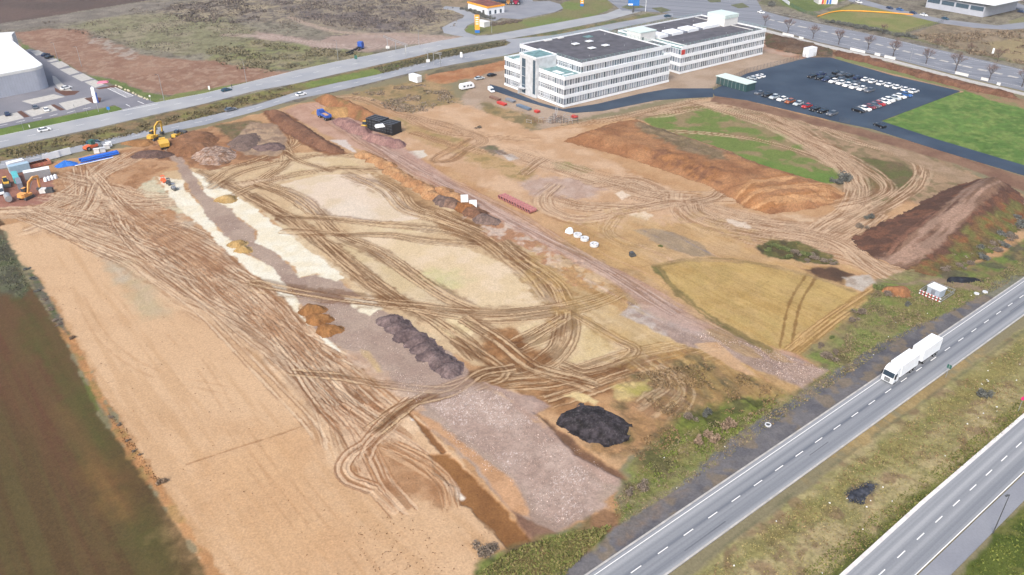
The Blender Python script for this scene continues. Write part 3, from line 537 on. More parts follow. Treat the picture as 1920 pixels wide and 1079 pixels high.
# ------------------------------------------------------------------ roads
def sheet(name,W,z,m,thick=.3,kind='structure'):
    mb=MB(); A=sum(W[i][0]*W[(i+1)%len(W)][1]-W[(i+1)%len(W)][0]*W[i][1] for i in range(len(W)))
    if A<0: W=W[::-1]
    mb.prism(W,z-thick,z); o=mb.build(name,m); o['kind']=kind
    # concave outlines: triangulate the caps
    import bmesh
    b=bmesh.new(); b.from_mesh(o.data); bmesh.ops.triangulate(b,faces=[f for f in b.faces if len(f.verts)>4]); b.to_mesh(o.data); b.free()
    return o
def ext(px_line,far=1.0):   # extend both ends of a px line in world
    W=[G(*p) for p in px_line]; a,b=np.array(W[0]),np.array(W[1]); c,d=np.array(W[-2]),np.array(W[-1])
    W[0]=tuple(a-(b-a)/np.hypot(*(b-a))*far); W[-1]=tuple(d+(d-c)/np.hypot(*(d-c))*far); return W
def asphalt(name,c1,c2,streak=None,sc_=.12,crack=True):
    m=bpy.data.materials.new(name); m.use_nodes=True; n=m.node_tree.nodes; l=m.node_tree.links
    b=n['Principled BSDF']; b.inputs['Roughness'].default_value=.82; b.inputs['Specular IOR Level'].default_value=.25
    tc=n.new('ShaderNodeTexCoord'); 
    n1=n.new('ShaderNodeTexNoise'); n1.inputs['Scale'].default_value=sc_; n1.inputs['Detail'].default_value=4
    n2=n.new('ShaderNodeTexNoise'); n2.inputs['Scale'].default_value=3.; n2.inputs['Detail'].default_value=3
    l.new(tc.outputs['Object'],n2.inputs['Vector'])
    if streak is not None:   # wheel-track wear running along the road
        mp=n.new('ShaderNodeMapping'); mp.inputs['Rotation'].default_value=(0,0,-streak); mp.inputs['Scale'].default_value=(1,1,1)
        ms=n.new('ShaderNodeMapping'); ms.inputs['Scale'].default_value=(.02,4.2,1)
        l.new(tc.outputs['Object'],mp.inputs['Vector']); l.new(mp.outputs[0],ms.inputs['Vector']); l.new(ms.outputs[0],n1.inputs['Vector']); n1.inputs['Scale'].default_value=.16
    else: l.new(tc.outputs['Object'],n1.inputs['Vector'])
    cr=n.new('ShaderNodeValToRGB'); cr.color_ramp.elements[0].position=.32; cr.color_ramp.elements[1].position=.68
    cr.color_ramp.elements[0].color=(*alb(c1),1); cr.color_ramp.elements[1].color=(*alb(c2),1)
    l.new(n1.outputs[0],cr.inputs[0])
    mr=n.new('ShaderNodeMapRange'); mr.inputs['To Min'].default_value=.86; mr.inputs['To Max'].default_value=1.14; l.new(n2.outputs[0],mr.inputs[0])
    mx=n.new('ShaderNodeVectorMath'); mx.operation='MULTIPLY'; l.new(cr.outputs[0],mx.inputs[0]); l.new(mr.outputs[0],mx.inputs[1]); l.new(mx.outputs[0],b.inputs['Base Color'])
    return m
def along(line,a0,a1):   # point pairs along a world polyline
    pass
A38=math.radians(38.0)
M_HWY=asphalt('highway_asphalt',(124,131,142),(192,196,200),streak=A38)
M_RD=asphalt('worn_asphalt',(182,187,194),(202,205,208),streak=None,sc_=.08)
M_RD2=asphalt('service_asphalt',(168,174,184),(190,194,200),sc_=.08)
M_DARK=asphalt('fresh_asphalt',(58,76,98),(80,98,118),sc_=.07)
M_PATH=asphalt('path_asphalt',(158,162,172),(174,178,186),sc_=.1)
M_AVE=asphalt('avenue_asphalt',(134,140,152),(176,180,188),streak=-math.radians(22),sc_=.1)
M_PAINT=mat('road_paint',(.80,.80,.78),.6,var=.06,vs=3)
M_KERB=mat('pale_kerb_concrete',(.40,.39,.37),.8,var=.2,vs=.7)
def strip_between(name,L,R,z,m): return sheet(name,L+R[::-1],z,m)
def sub_line(name,p0,p1,width,z,m,dash=None,gap=None,n0=0.):
    mb=MB(); a=np.array(p0);b=np.array(p1); ln=np.hypot(*(b-a)); u=(b-a)/ln; v=np.array((-u[1],u[0]))*width/2
    ss=[(0,ln)] if dash is None else [(s,min(s+dash,ln)) for s in np.arange(n0,ln,dash+gap)]
    for s0,s1 in ss:
        p=a+u*s0;q=a+u*s1
        mb.add([(*(p-v),z),(*(q-v),z),(*(q+v),z),(*(p+v),z)],[(0,1,2,3)])
    return mb
# main highway, near carriageway
hl=ext([(1100,1079),(1480,821),(1920,522)],160); hr=ext([(1250,1079),(1920,592)],160)
hw=strip_between('road',hl,hr,.0,M_HWY); hw.name='road'
d0=np.array(G(1192.6,1067.9)); d1=np.array(G(1915.5,556.3)); du=(d1-d0)/np.hypot(*(d1-d0)); per=np.hypot(*(d1-d0))/22
dash_i=0
def marks(name,mbs):
    mb=MB()
    for x in mbs: mb.add(x.v,x.f)
    o=mb.build(name,M_PAINT); o['kind']='structure'; return o
def offs(L,d):
    out=[]
    for i,p in enumerate(L):
        a=np.array(L[max(i-1,0)]);b=np.array(L[min(i+1,len(L)-1)]);u=(b-a)/np.hypot(*(b-a)); out.append((p[0]-u[1]*d,p[1]+u[0]*d))
    return out
def poly_line(L,w,z):
    mb=MB()
    for i in range(len(L)-1): x=sub_line('',L[i],L[i+1],w,z,None); mb.add(x.v,x.f)
    return mb
st=d0-du*per*26-du*1.15
marks('road_markings',[sub_line('',st,st+du*per*90,.16,.004,None,2.3,per-2.3),poly_line(offs(hl,-.7),.12,.004)])
rp=MB(); rg_=random.Random(3); vv=np.array((-du[1],du[0]))
for k in range(9):
    p_=d0+du*(-30+k*37+rg_.uniform(-8,8)); o_=rg_.choice((-2.2,-1.4,1.3,2.0)); L_=rg_.uniform(4,14); wd=rg_.uniform(.12,.2) if k%3 else 1.3; a_=p_+vv*o_; b_=a_+du*L_
    rp.add([(*(a_-vv*wd/2),.0025),(*(b_-vv*wd/2),.0025),(*(b_+vv*wd/2),.0025),(*(a_+vv*wd/2),.0025)],[(0,1,2,3)])
o=rp.build('road_patch',asphalt('patch_asphalt',(112,116,124),(134,138,146))); o['kind']='structure'
kb=MB()
for L,dd_ in ((hr,.18),):
    for i in range(len(L)-1):
        a=np.array(offs(L,dd_)[i]);b=np.array(offs(L,dd_)[i+1]); u=(b-a)/np.hypot(*(b-a)); M=Matrix.Translation((a[0],a[1],0))@Matrix.Rotation(math.atan2(u[1],u[0]),4,'Z')
        kb.box(0,np.hypot(*(b-a)),-.16,.16,-.2,.05,M)
for i in range(len(hl)-1):
    a=np.array(hl[i]);b=np.array(hl[i+1]); u=(b-a)/np.hypot(*(b-a)); M=Matrix.Translation((a[0],a[1],0))@Matrix.Rotation(math.atan2(u[1],u[0]),4,'Z')
    kb.box(0,np.hypot(*(b-a)),-.05,.28,-.2,.03,M)
o=kb.build('kerb',M_KERB); o['kind']='structure'
# second carriageway with a cycle path
sl=ext([(1574.6,1079),(1726,942),(1920,776)],160); sr=ext([(1715,1079),(1920,884.6)],160); pr=ext([(1782,1079),(1920,939)],160)
strip_between('road',sl,sr,.0,M_HWY)
strip_between('cycle_path',[(x,y) for x,y in offs(sr,-.3)],pr,.06,M_PATH)
ps_=[(1440+a*.2864,770+b*.2864) for a,b in ((740,1065),(858,953),(990,833),(1110,720),(1230,610),(1340,507),(1446,409),(1547,314),(1642,225))]
w_=[np.array(G(*p)) for p in ps_]; e0,e1=w_[0],w_[-1]; eu=(e1-e0)/np.hypot(*(e1-e0)); ep=np.hypot(*(e1-e0))/8; st=e0-eu*ep*20-eu*1.15
kl=poly_line(offs(sl,-.25),.5,.05)
marks('road_markings',[sub_line('',st,st+eu*ep*80,.16,.004,None,2.3,ep-2.3),poly_line(offs(sr,-.02),.14,.004)])
k2=MB()
for L in (sl,):
    for i in range(len(L)-1):
        a=np.array(L[i]);b=np.array(L[i+1]); u=(b-a)/np.hypot(*(b-a)); M=Matrix.Translation((a[0],a[1],0))@Matrix.Rotation(math.atan2(u[1],u[0]),4,'Z')
        k2.box(0,np.hypot(*(b-a)),-.55,.1,-.2,.03,M)
o=k2.build('kerb',mat('pale_gutter_concrete',(.62,.60,.58),.8,var=.15,vs=.8)); o['kind']='structure'
# upper dual road
W=lambda pts:[G(*p) for p in pts]
MT=[(-300,325),(0,255),(95,235),(190,215),(290,193),(385,175),(480,151),(555,132.6),(630,116),(693,104),(755,91),(830,76),(865,70),(880,68),(920,66.5),(1028,46),(1137,26),(1165,15),(1130,-8),(1115,-30)]
MBt=[(-300,350),(0,278),(95,258),(190,238),(280,217),(385,194),(480,170),(555,156.5),(630,139),(705,122.5),(780,106),(830,93),(885,83),(930,76),(960,72),(1040,58),(1140,38),(1200,22),(1260,0),(1290,-30)]
strip_between('road',W(MT),W(MBt),.0,M_RD)
ST=[(-300,378),(0,303),(120,280),(200,261),(275,244),(385,219),(480,197),(555,173),(630,156),(705,141),(755,127),(830,108),(905,94),(950,85.5),(958,80),(948,75.5)]
SB=[(-300,395),(0,317),(100,296),(200,273),(275,256),(385,234),(480,209),(555,186),(630,171),(705,153),(768,137),(855,120),(943,105),(1040,82),(1156,54),(1262,32),(1262,24),(1150,44),(1040,66),(985,71)]
sheet('road',W(ST+[(950,74)]+SB[::-1]),-.004,M_RD2)
def midline(A,B,t): 
    n=min(len(A),len(B)); return [tuple(np.array(G(*A[i]))*(1-t)+np.array(G(*B[i]))*t) for i in range(n)]
def dashes(L,w,z,dash,gap):
    mb=MB(); s0=0
    for i in range(len(L)-1):
        ln=math.hypot(L[i+1][0]-L[i][0],L[i+1][1]-L[i][1]); x=sub_line('',L[i],L[i+1],w,z,None,dash,gap,0); mb.add(x.v,x.f)
    return mb
marks('road_markings',[dashes(midline(MT[:12],MBt[:12],.5),.16,.004,3,6),poly_line(W(MT[:12]),.16,.006)])
m1=MB(); mid=[((a[0]+b[0])/2,(a[1]+b[1])/2) for a,b in zip(ST[:13],SB[:13])]; marks('road_markings',[dashes(W(mid),.16,.002,3,6)])
# gas station access and forecourt
sheet('road',W([(870,69),(852,66),(832,62),(829,52),(850,41),(868,34),(871,29),(850,20),(829,16),(835,12),(862,14),(885,24),(900,33),(896,39),(876,48),(870,56),(874,61),(893,67),(890,72)]),.004,M_RD2)
sheet('forecourt',W([(895,30),(925,-12),(990,-12),(1000,3),(1030,2),(1050,8),(1056,16),(1040,23),(1000,31),(975,36),(940,34),(928,40)]),.0,M_PATH)
# junction at the top and the avenue
sheet('road',W([(1110,-40),(1128,-8),(1150,8),(1166,20),(1200,21),(1262,25),(1262,33),(1330,40),(1441,52),(1535,79),(1671,109),(1806,144),(1960,180),(1960,141),(1806,104),(1671,73),(1562,50),(1468,31),(1430,20),(1420,2),(1400,-40)]),.002,M_AVE)
md=MB(); AV=[(1441,37),(1500,50),(1560,63),(1671,90),(1806,124),(1920,149)]
for i in range(len(AV)-1):
    a=np.array(G(*AV[i]));b=np.array(G(*AV[i+1])); u=(b-a)/np.hypot(*(b-a)); M=Matrix.Translation((a[0],a[1],0))@Matrix.Rotation(math.atan2(u[1],u[0]),4,'Z'); L_=np.hypot(*(b-a))
    for s_ in np.arange(0,L_,7.): md.box(s_,min(s_+4.2,L_),-.9,.9,-.1,.13,M)
o=md.build('kerb',M_KERB); o['kind']='structure'
def mk(pts,dy,w=.15,dash=None,gap=None):
    L=W([(x,y+dy) for x,y in pts])
    return poly_line(L,w,.006) if dash is None else dashes(L,w,.006,dash,gap)
marks('road_markings',[mk(AV,8,dash=4,gap=8),mk(AV,-8,dash=4,gap=8),mk(AV,15),mk(AV,-16)])
wk=[(1430,54),(1535,81.5),(1671,112),(1806,147),(1960,184)]; sheet('pavement',W(wk)+W([(x,y+5) for x,y in wk])[::-1],.1,M_KERB)
for px in ([(1165,14),(1185,6),(1210,14),(1180,18)],[(1222,16),(1240,14),(1258,20),(1240,24)],[(1325,0),(1350,-4),(1352,4),(1332,5)],[(1370,10),(1392,6),(1405,14),(1385,16)]):
    sheet('traffic_island',W(px),.14,mat('island_grass',(.10,.11,.055),.95,var=.3,vs=.5))
# car park and lane
sheet('car_park',W([(1335,170),(1400,138),(1516,108),(1557,108),(1671,141),(1801,171),(1652,227),(1752,260),(1960,322),(1960,341),(1765,283),(1636,242),(1573,229),(1400,188),(1340,180)]),-.002,M_DARK)
sheet('paved_strip',W([(918,158),(943,165),(1010,192),(1056,205),(1120,195),(1200,176),(1256,166),(1310,166),(1337,166),(1337,182),(1290,184),(1230,188),(1130,208),(1075,212),(1035,204),(985,190),(925,170)]),-.006,M_DARK)
# showroom streets, top right
sheet('road',W([(1604,-5),(1668,14),(1766,36),(1824,43),(1870,48),(1920,42),(1960,36),(1960,50),(1890,56),(1824,52),(1766,44),(1668,21),(1590,2)]),.001,M_PATH)
sheet('road',W([(1860,0),(1900,14),(1960,34),(1960,24),(1905,5),(1880,-8)]),.003,M_PATH)
# supermarket car park, left
sheet('car_park',W([(55,92),(80,98),(140,130),(207,163),(245,175),(292,193),(285,196),(232,209),(229,204),(215,197),(95,221),(-100,262),(-100,150)]),-.003,asphalt('yard_asphalt',(140,142,152),(160,160,168),sc_=.08))
bay=mat('bay_paving',(.42,.41,.38),.9,var=.15,vs=.8)
for px in ([(58,97),(72,94),(84,101),(68,105)],[(88,115),(105,110),(109,113),(95,117)],[(94,119),(115,115),(129,123),(110,129)],[(112,131),(134,127),(149,136),(130,141)],[(134,143),(156,138),(174,148),(153,153)],[(158,154),(178,150),(195,159),(178,165)],
  [(98,142),(104,144),(122,162),(135,170),(140,172),(118,176),(100,155)],[(40,190),(100,177),(122,182),(60,196)],[(110,194),(160,183),(175,192),(125,207)],[(45,209),(95,197),(108,207),(60,219)],[(0,218),(32,211),(45,222),(-10,235)]):
    sheet('parking_bay',W(px),.002,bay)
bark=mat('bark_mulch',(.10,.045,.03),.95,var=.3,vs=3)
for px in ([(102,164),(112,170),(150,171),(140,178),(122,180),(104,172)],[(158,185),(175,182),(190,184),(188,192),(174,194)],[(95,197),(102,196),(122,206),(113,208)],[(32,210),(40,208),(56,219),(46,221)],[(180,166),(216,160),(222,163),(186,168)]):
    sheet('planting_bed',W(px),.02,bark)
wp=MB()
for px in ([(200,165),(211,162),(250,180),(237,183)],):
    q=W(px); 
    for i in range(4): x=sub_line('',q[i],q[(i+1)%4],.3,.007,None); wp.add(x.v,x.f)
    for k in range(1,12):
        a=np.array(q[0])*(1-k/12)+np.array(q[3])*k/12; b=np.array(q[1])*(1-k/12)+np.array(q[2])*k/12; x=sub_line('',a,b,.35,.007,None); wp.add(x.v,x.f)
for px in ([(258,190),(270,195)],[(236,196),(244,200)],[(230,208),(296,195)],[(0,236),(14,233)],[(30,230),(47,226)],[(62,223),(78,220)],[(93,218),(108,214)],[(126,212),(140,208)],[(155,205),(170,202)]):
    x=sub_line('',G(*px[0]),G(*px[1]),.3,.007,None); wp.add(x.v,x.f)
o=wp.build('road_markings',M_PAINT); o['kind']='structure'
print('roads',time.time()-T0)
# ------------------------------------------------------------------ palette of procedural paints
def paint(n,c,ro=.45,**k): return mat(n,tuple(lin(c)),ro,**k)
M_WHITE=mat('white_paint',(.77,.81,.85),.5,var=.05,vs=.6); M_OFFW=mat('off_white_panel',(.66,.67,.66),.6,var=.08,vs=.8)
M_GLASS=mat('dark_glass',(.03,.05,.075),.12,var=.2,spec=.8); M_GLASS2=mat('blind_glass',(.20,.24,.30),.2,var=.2,spec=.6); M_GLASS3=mat('blue_glass',(.06,.10,.14),.12,var=.2,spec=.8)
M_TYRE=mat('tyre_rubber',(.02,.02,.022),.9,var=.3,vs=6); M_STEEL=mat('galvanised_steel',(.38,.40,.42),.45,metal=.4,var=.15,vs=4)
M_BLACK=mat('black_plastic',(.018,.02,.024),.6,var=.3,vs=2); M_GREY=mat('grey_paint',(.20,.22,.26),.6,var=.12); M_DGREY=mat('dark_grey_metal',(.07,.075,.08),.6,var=.2)
M_YEL=mat('machine_yellow',(.62,.38,.06),.5,var=.15,vs=1.5); M_ORA=mat('machine_orange',(.66,.33,.10),.5,var=.15,vs=1.5); M_RED=mat('signal_red',(.50,.05,.04),.5,var=.15)
M_BLUE=mat('truck_blue',(.03,.10,.42),.45,var=.12); M_PIPEB=mat('pipe_blue',(.02,.13,.55),.45,var=.15,vs=2); M_TURQ=mat('teal_film',(.10,.42,.45),.6,var=.2)
M_PIPER=mat('clay_pipe_red',(.40,.12,.08),.7,var=.25,vs=2); M_PINK=mat('pink_pipe',(.36,.15,.145),.7,var=.2,vs=1.5); M_ORP=mat('amber_sign',(.85,.36,.03),.5,var=.08)
M_ROOF=mat('dark_roof_felt',(.085,.085,.10),.9,var=.3,vs=.25); M_CONC=mat('fair_concrete',(.50,.53,.56),.85,var=.15,vs=.6); M_CORR=mat('silver_cladding',(.42,.45,.52),.5,var=.06,vs=.4)
M_BARK=mat('tree_bark',(.075,.055,.045),.95,var=.3,vs=5); M_TWIG=mat('bare_twigs',(.14,.10,.085),.95,var=.3,vs=3); M_SIGNB=mat('sign_blue',(.02,.16,.50),.5,var=.05)
M_LAMP=mat('headlamp_lens',(.6,.62,.62),.2,var=.05); M_GREEN=mat('dark_green_sheet',(.03,.12,.10),.6,var=.2); M_TEAL=mat('terrace_membrane',(.13,.24,.25),.7,var=.4,vs=.6)
M_TARP=mat('blue_tarpaulin',(.02,.14,.50),.45,var=.25,vs=2.5); M_STONE=mat('pale_boulder',(.45,.42,.30),.9,var=.25,vs=4); M_SCAF=mat('rusty_scaffold',(.20,.12,.09),.8,var=.4,vs=3)
def multi(name,parts,parent=None,loc=None,rz=0,smooth=False):
    vs=[];fs=[];mi=[];ms=[]
    for mb,m in parts:
        k=len(vs); vs+=mb.v; fs+=[tuple(i+k for i in f) for f in mb.f]; mi+=[len(ms)]*len(mb.f); ms.append(m)
    me=bpy.data.meshes.new(name); me.from_pydata(vs,[],fs); me.update()
    for m in ms: me.materials.append(m)
    me.polygons.foreach_set('material_index',np.array(mi,np.int32))
    return link(name,me,None,parent,loc,rz)
def P3(u,v,z=0): x,y=G(u,v); return (x,y,z)
def ang(a,b): p=G(*a);q=G(*b); return math.atan2(q[1]-p[1],q[0]-p[0])
def kids(o): return [c for c in ALLK.get(o.name,[])]
def copy_tree(o,loc=None,rz=None,mats=None,parent=None,scale=None):
    c=o.copy(); COL.objects.link(c); c.parent=parent
    if loc is not None: c.location=loc
    if rz is not None: c.rotation_euler=(0,0,rz)
    if scale is not None: c.scale=scale
    b=o.name.split('.')[0]
    if mats and b in mats and len(c.material_slots): c.material_slots[0].link='OBJECT'; c.material_slots[0].material=mats[b]
    for ch in o.children: copy_tree(ch,parent=c,mats=mats)
    return c
def wheel(root,x,y,r=.33,wd=.22,name='wheel'):
    m=MB(); m.tube((x,y-wd/2,r),(x,y+wd/2,r),r,n=14); h=MB(); s=1 if y>0 else -1; h.tube((x,y+s*wd/2,r),(x,y+s*(wd/2+.02),r),r*.55,n=10)
    return multi(name,[(m,M_TYRE),(h,M_STEEL)],root)
def prof(mb,pts,y0,y1,ins=0):   # side outline (x,z) across y, optional top tuck
    n=len(pts); zs=[p[1] for p in pts]; zm=min(zs); zh=max(zs)
    f=lambda z:1-ins*max(0,(z-zm)/(zh-zm))
    vs=[(x,y0*f(z),z) for x,z in pts]+[(x,y1*f(z),z) for x,z in pts]
    return mb.add(vs,[tuple(range(n)),tuple(range(2*n-1,n-1,-1))]+[((i+1)%n,i,n+i,n+(i+1)%n) for i in range(n)])
# ------------------------------------------------------------------ vehicles
def make_car(name,kind='saloon'):
    r=empty(name,(0,0,0)); b=MB(); g=MB()
    if kind=='saloon':
        prof(b,[(-2.2,.28),(-2.25,.6),(-2.15,.92),(-1.7,.98),(.75,.98),(1.9,.80),(2.18,.62),(2.2,.28)],-.89,.89,.06)
        prof(g,[(-2.0,.96),(-1.35,1.38),(.15,1.38),(1.08,.96)],-.85,.85,.24)
        prof(b,[(-1.32,1.372),(-1.2,1.44),(.05,1.44),(.18,1.372)],-.63,.63,.05)
    elif kind=='van':
        prof(b,[(-2.5,.35),(-2.5,1.9),(-2.4,2.0),(1.0,2.0),(1.15,1.9),(1.2,1.1),(2.35,.95),(2.5,.7),(2.5,.35)],-.95,.95,.08)
        prof(g,[(.9,1.12),(1.1,1.88),(1.24,1.86),(2.0,1.06)],-.86,.86,.1)
    for y in (-.80,.80):
        for x in (-1.35,1.35): wheel(r,x,y)
    b.build('body',M_WHITE,r); g.build('window_glass',M_GLASS,r)
    for y in (-.62,.62):
        h=MB(); h.box(2.12,2.2 if kind=='saloon' else 2.52,y-.18,y+.18,.58,.72); h.build('headlight',M_LAMP,r)
    return r
CARC={k:paint('car_'+k,c,.3) for k,c in dict(white=(238,240,240),silver=(176,186,192),black=(22,24,30),navy=(34,48,84),grey=(96,102,112),red=(168,34,38),darkred=(120,44,52),brown=(150,84,50),blue=(48,96,158),teal=(30,70,90)).items()}
CARP=make_car('parked_car'); used=[0]
def car(u,v,h,col,label,group=None,name='parked_car',sc_=1.0,world=None):
    p=world or G(u,v)
    if name=='parked_car' and not used[0]: c=CARP; used[0]=1; c.location=(p[0],p[1],0); c.rotation_euler=(0,0,h); b=[x for x in c.children if x.name.startswith('body')][0]; b.material_slots[0].link='OBJECT'; b.material_slots[0].material=CARC[col]
    else: c=copy_tree(CARP,(p[0],p[1],0),h,{'body':CARC[col]},scale=(sc_,)*3); c.name=name
    tag(c,label,'car',group); return c
K4=.27083
def c4(a,b): return (1400+a*K4,b*K4)
def c3(a,b): return (920+a*K4,b*K4)
def c2(a,b): return (480+a*.25026,b*.25026)
def c5(a,b): return (a*.25026,230+b*.25026)
def c1(a,b): return (a*.25026,b*.25026)
ORD=['first','second','third','fourth','fifth','sixth','seventh','eighth','ninth','tenth','eleventh']
def row(pts,cols,desc,grp,flip=0):
    a=G(*c4(*pts[0]));b=G(*c4(*pts[-1])); h=math.atan2(b[1]-a[1],b[0]-a[0])+math.pi/2+flip
    for i,(p,c) in enumerate(zip(pts,cols)):
        cn={'darkred':'dark red','teal':'dark teal'}.get(c,c)
        car(*c4(*p),h+random.uniform(-.04,.04),c,f'{cn} car, {ORD[i]} from left in {desc}',grp,sc_=random.uniform(1.1,1.18))
gp='cars parked on the dark car park'
row([(85,652),(140,668),(190,682),(245,697),(298,712),(355,727),(415,745),(470,765),(525,780),(590,797)],['grey','black','silver','white','brown','silver','red','black','black','grey'],'the near edge row of the car park',gp,math.pi)
row([(450,537),(503,549),(550,560),(600,572),(650,584),(695,598),(742,612),(795,624),(848,636)],['black','black','navy','white','white','white','white','white','grey'],'the middle row of the car park',gp,math.pi)
row([(515,522),(598,543),(655,560),(705,574),(750,588)],['navy','black','grey','teal','grey'],'the short row just behind the middle row',gp)
row([(622,512),(662,522),(712,534),(768,547),(822,560),(872,573),(930,587),(988,600),(1042,614),(1100,628),(1155,643)],['black','grey','black','navy','white','white','white','white','white','white','white'],'the far row of the car park',gp)
row([(772,775),(815,764),(850,750),(885,740),(915,728),(950,716),(980,702),(1022,690),(1058,678),(1100,667)],['black','white','darkred','grey','red','white','white','silver','white','blue'],'the right hand row of the car park',gp,math.pi)
h0=ang((1400,143),(1425,135))+math.pi/2
car(*c4(35,550),h0,'silver','silver blue car nearest the dark pavilion at the corner of the car park',gp); car(*c4(64,542),h0,'white','white car in the middle of the three beside the dark pavilion',gp); car(*c4(94,534),h0,'white','white car farthest right of the three beside the dark pavilion',gp)
car(1649,238,ang((1649,238),(1636,233)),'black','black estate car leaving on the dark lane beside the green field',None,'moving_car',1.08)
hR=ang((0,265),(290,205)); 
car(84,246,hR,'white','white car with dark roof driving on the upper carriageway at the left','cars on the dual road','moving_car')
car(425,171,hR+.05,'teal','dark teal car on the upper carriageway beside the bare brown field','cars on the dual road','moving_car')
car(433,208,hR+.05,'grey','grey estate car on the lower carriageway above the spoil heaps','cars on the dual road','moving_car',1.05)
car(565,179,hR+.05,'white','small white car on the lower carriageway above the blue tipper','cars on the dual road','moving_car')
car(175,269,hR,'teal','dark car on the lower carriageway behind the orange roller','cars on the dual road','moving_car')
hs='cars at the white hall'; a_=ang((20,205),(80,195))+math.pi/2
car(86,105,a_-.9,'navy','navy car on the upper bay beside the white roofed hall',hs); car(93,109,a_-.9,'black','black car just below the navy one by the white roofed hall',hs)
car(125,167,ang((115,168),(136,163)),'white','white car parked at the rounded corner of the hall',hs)
car(66,203,a_,'grey','dark grey car in the front bays of the hall, next to a white one',hs); car(87,208,a_,'white','white car in the front bays of the hall',hs); car(14,216,a_,'navy','dark blue car in the front bays at the left edge of the picture',hs)
car(899,149,ang((880,152),(920,145)),'silver','silver estate car parked between caravan and office building',None); car(922,143,ang((905,148),(940,140)),'black','black estate car parked by the corner of the office building',None)
car(1252,32,ang((1240,33),(1265,30)),'teal','dark teal car on the road behind the office building',None,'moving_car'); car(1427,25,ang((1415,22),(1440,28)),'white','white car on the avenue near the junction',None,'moving_car')
tr='cars on the showroom street'
for u,v,c,l in ((1610,6,'white','white car at the far left of the showroom street'),(1668,17,'navy','dark blue car, left one of the blue pair on the showroom street'),(1687,20,'blue','lighter blue car, right one of the blue pair on the showroom street'),(1712,26,'navy','dark car just left of the white one beside the flat roofed showroom'),(1732,30,'white','white car on the street in front of the showroom windows'),(1772,37,'teal','dark green car below the right end of the showroom'),(1914,24,'navy','dark blue car at the far top right edge'),):
    car(u,v,ang((1668,16),(1766,39)),c,l,tr)
# white vans
van=make_car('white_van','van'); van.location=P3(921,172); van.rotation_euler=(0,0,ang((915,162),(932,176))); van.scale=(.9,.9,.9); tag(van,'white delivery van parked by the building material near the office block','van')
v2=copy_tree(van,P3(2,362),ang((0,350),(4,372)),scale=(1,1,1)); v2.name='white_van'; tag(v2,'white van cut off by the left edge next to the yellow loader','van')
v3=copy_tree(van,P3(1882,11),.3,scale=(1,1,1)); v3.name='white_van'; tag(v3,'white van right of the showroom at the top edge','van')
# caravan
r=empty('caravan',P3(875,167),ang((865,170),(890,165))); tag(r,'white caravan with three small windows beside the parked silver estate','caravan')
b=MB(); prof(b,[(-3.2,.45),(-3.3,1.6),(-2.9,2.5),(2.7,2.5),(3.3,1.5),(3.2,.45)],-1.15,1.15,.05); b.build('body',M_WHITE,r)
for x in (-1.8,0,1.6): g=MB(); g.box(x-.5,x+.5,-1.17,-1.10,1.3,1.9); g.build('window',M_GLASS,r)
wheel(r,-.3,-1.0,.32); wheel(r,-.3,1.0,.32); d=MB(); d.box(3.1,4.4,-.08,.08,.4,.5); d.build('drawbar',M_STEEL,r)
# ------------------------------------------------------------------ big white lorry with trailer
f0=G(1661,719); A_=A38+math.pi
r=empty('delivery_truck',(f0[0],f0[1],0),A_); tag(r,'white box lorry with white trailer driving on the main road','truck')
b=MB(); prof(b,[(-2.3,.45),(-2.3,3.5),(-1.9,3.75),(-.7,3.55),(-.25,2.9),(0,1.6),(.02,.45)],-1.25,1.25,.03); cab=b.build('cab',M_WHITE,r)
g=MB(); prof(g,[(-.30,2.84),(-.02,1.78),(.03,1.80),(-.24,2.88)],-1.16,1.16); g.build('windscreen',M_GLASS,cab)
for s in (-1,1):
    g=MB(); g.box(-1.3,-.35,s*1.225 if s>0 else -1.28,1.28 if s>0 else -1.225,1.8,2.6); g.build('side_window',M_GLASS,cab)
    h=MB(); h.box(-.02,.05,s*.95-.2,s*.95+.2,.7,.95); h.build('headlight',M_LAMP,cab)
    m=MB(); m.box(-.35,-.1,s*1.45-.12,s*1.45+.12,1.7,2.5); m.build('mirror',M_BLACK,cab)
g=MB()
for k in range(4): g.box(.0,.05,-.62,.62,.62+k*.24,.78+k*.24)
g.build('grille',M_DGREY,cab)
b=MB(); b.box(-9.7,-2.6,-1.27,1.27,1.15,3.9); b.box(-9.7,-2.6,-1.29,1.29,1.05,1.17)
for x_ in np.arange(-9.4,-2.7,1.1): b.box(x_,x_+.05,-1.285,1.285,1.2,3.92)
b.build('cargo_box',M_WHITE,r)
b=MB(); b.box(-10,-2.2,-.5,.5,.7,1.06); b.box(-8,-6,-1.2,-1.1,.5,1.0); b.box(-8,-6,1.1,1.2,.5,1.0); b.build('chassis',M_DGREY,r)
for x in (-1.1,-7.4,-8.7):
    for y in (-1.08,1.08): wheel(r,x,y,.5,.32)
t_=MB(); t_.box(-19.0,-11.4,-1.27,1.27,1.15,3.95); t_.box(-19,-11.4,-1.29,1.29,1.05,1.17)
for x_ in np.arange(-18.8,-11.5,1.1): t_.box(x_,x_+.05,-1.285,1.285,1.2,3.97)
tb=t_.build('trailer',M_WHITE,r)
b=MB(); b.box(-19,-11.2,-.5,.5,.75,1.12); b.box(-11.3,-10,-.06,.06,.8,.95); b.build('chassis',M_DGREY,tb)
for x in (-12.6,-16.9,-17.9):
    for y in (-1.08,1.08): wheel(tb,x,y,.48,.32)
for s in (-1,1):
    w_=MB(); 
    for k in range(11): w_.box(-16.6+k*.22,-16.6+k*.22+.14,s*1.272-.004,s*1.272+.004,1.42,1.46+.12*((k*7)%3)/2+.1)
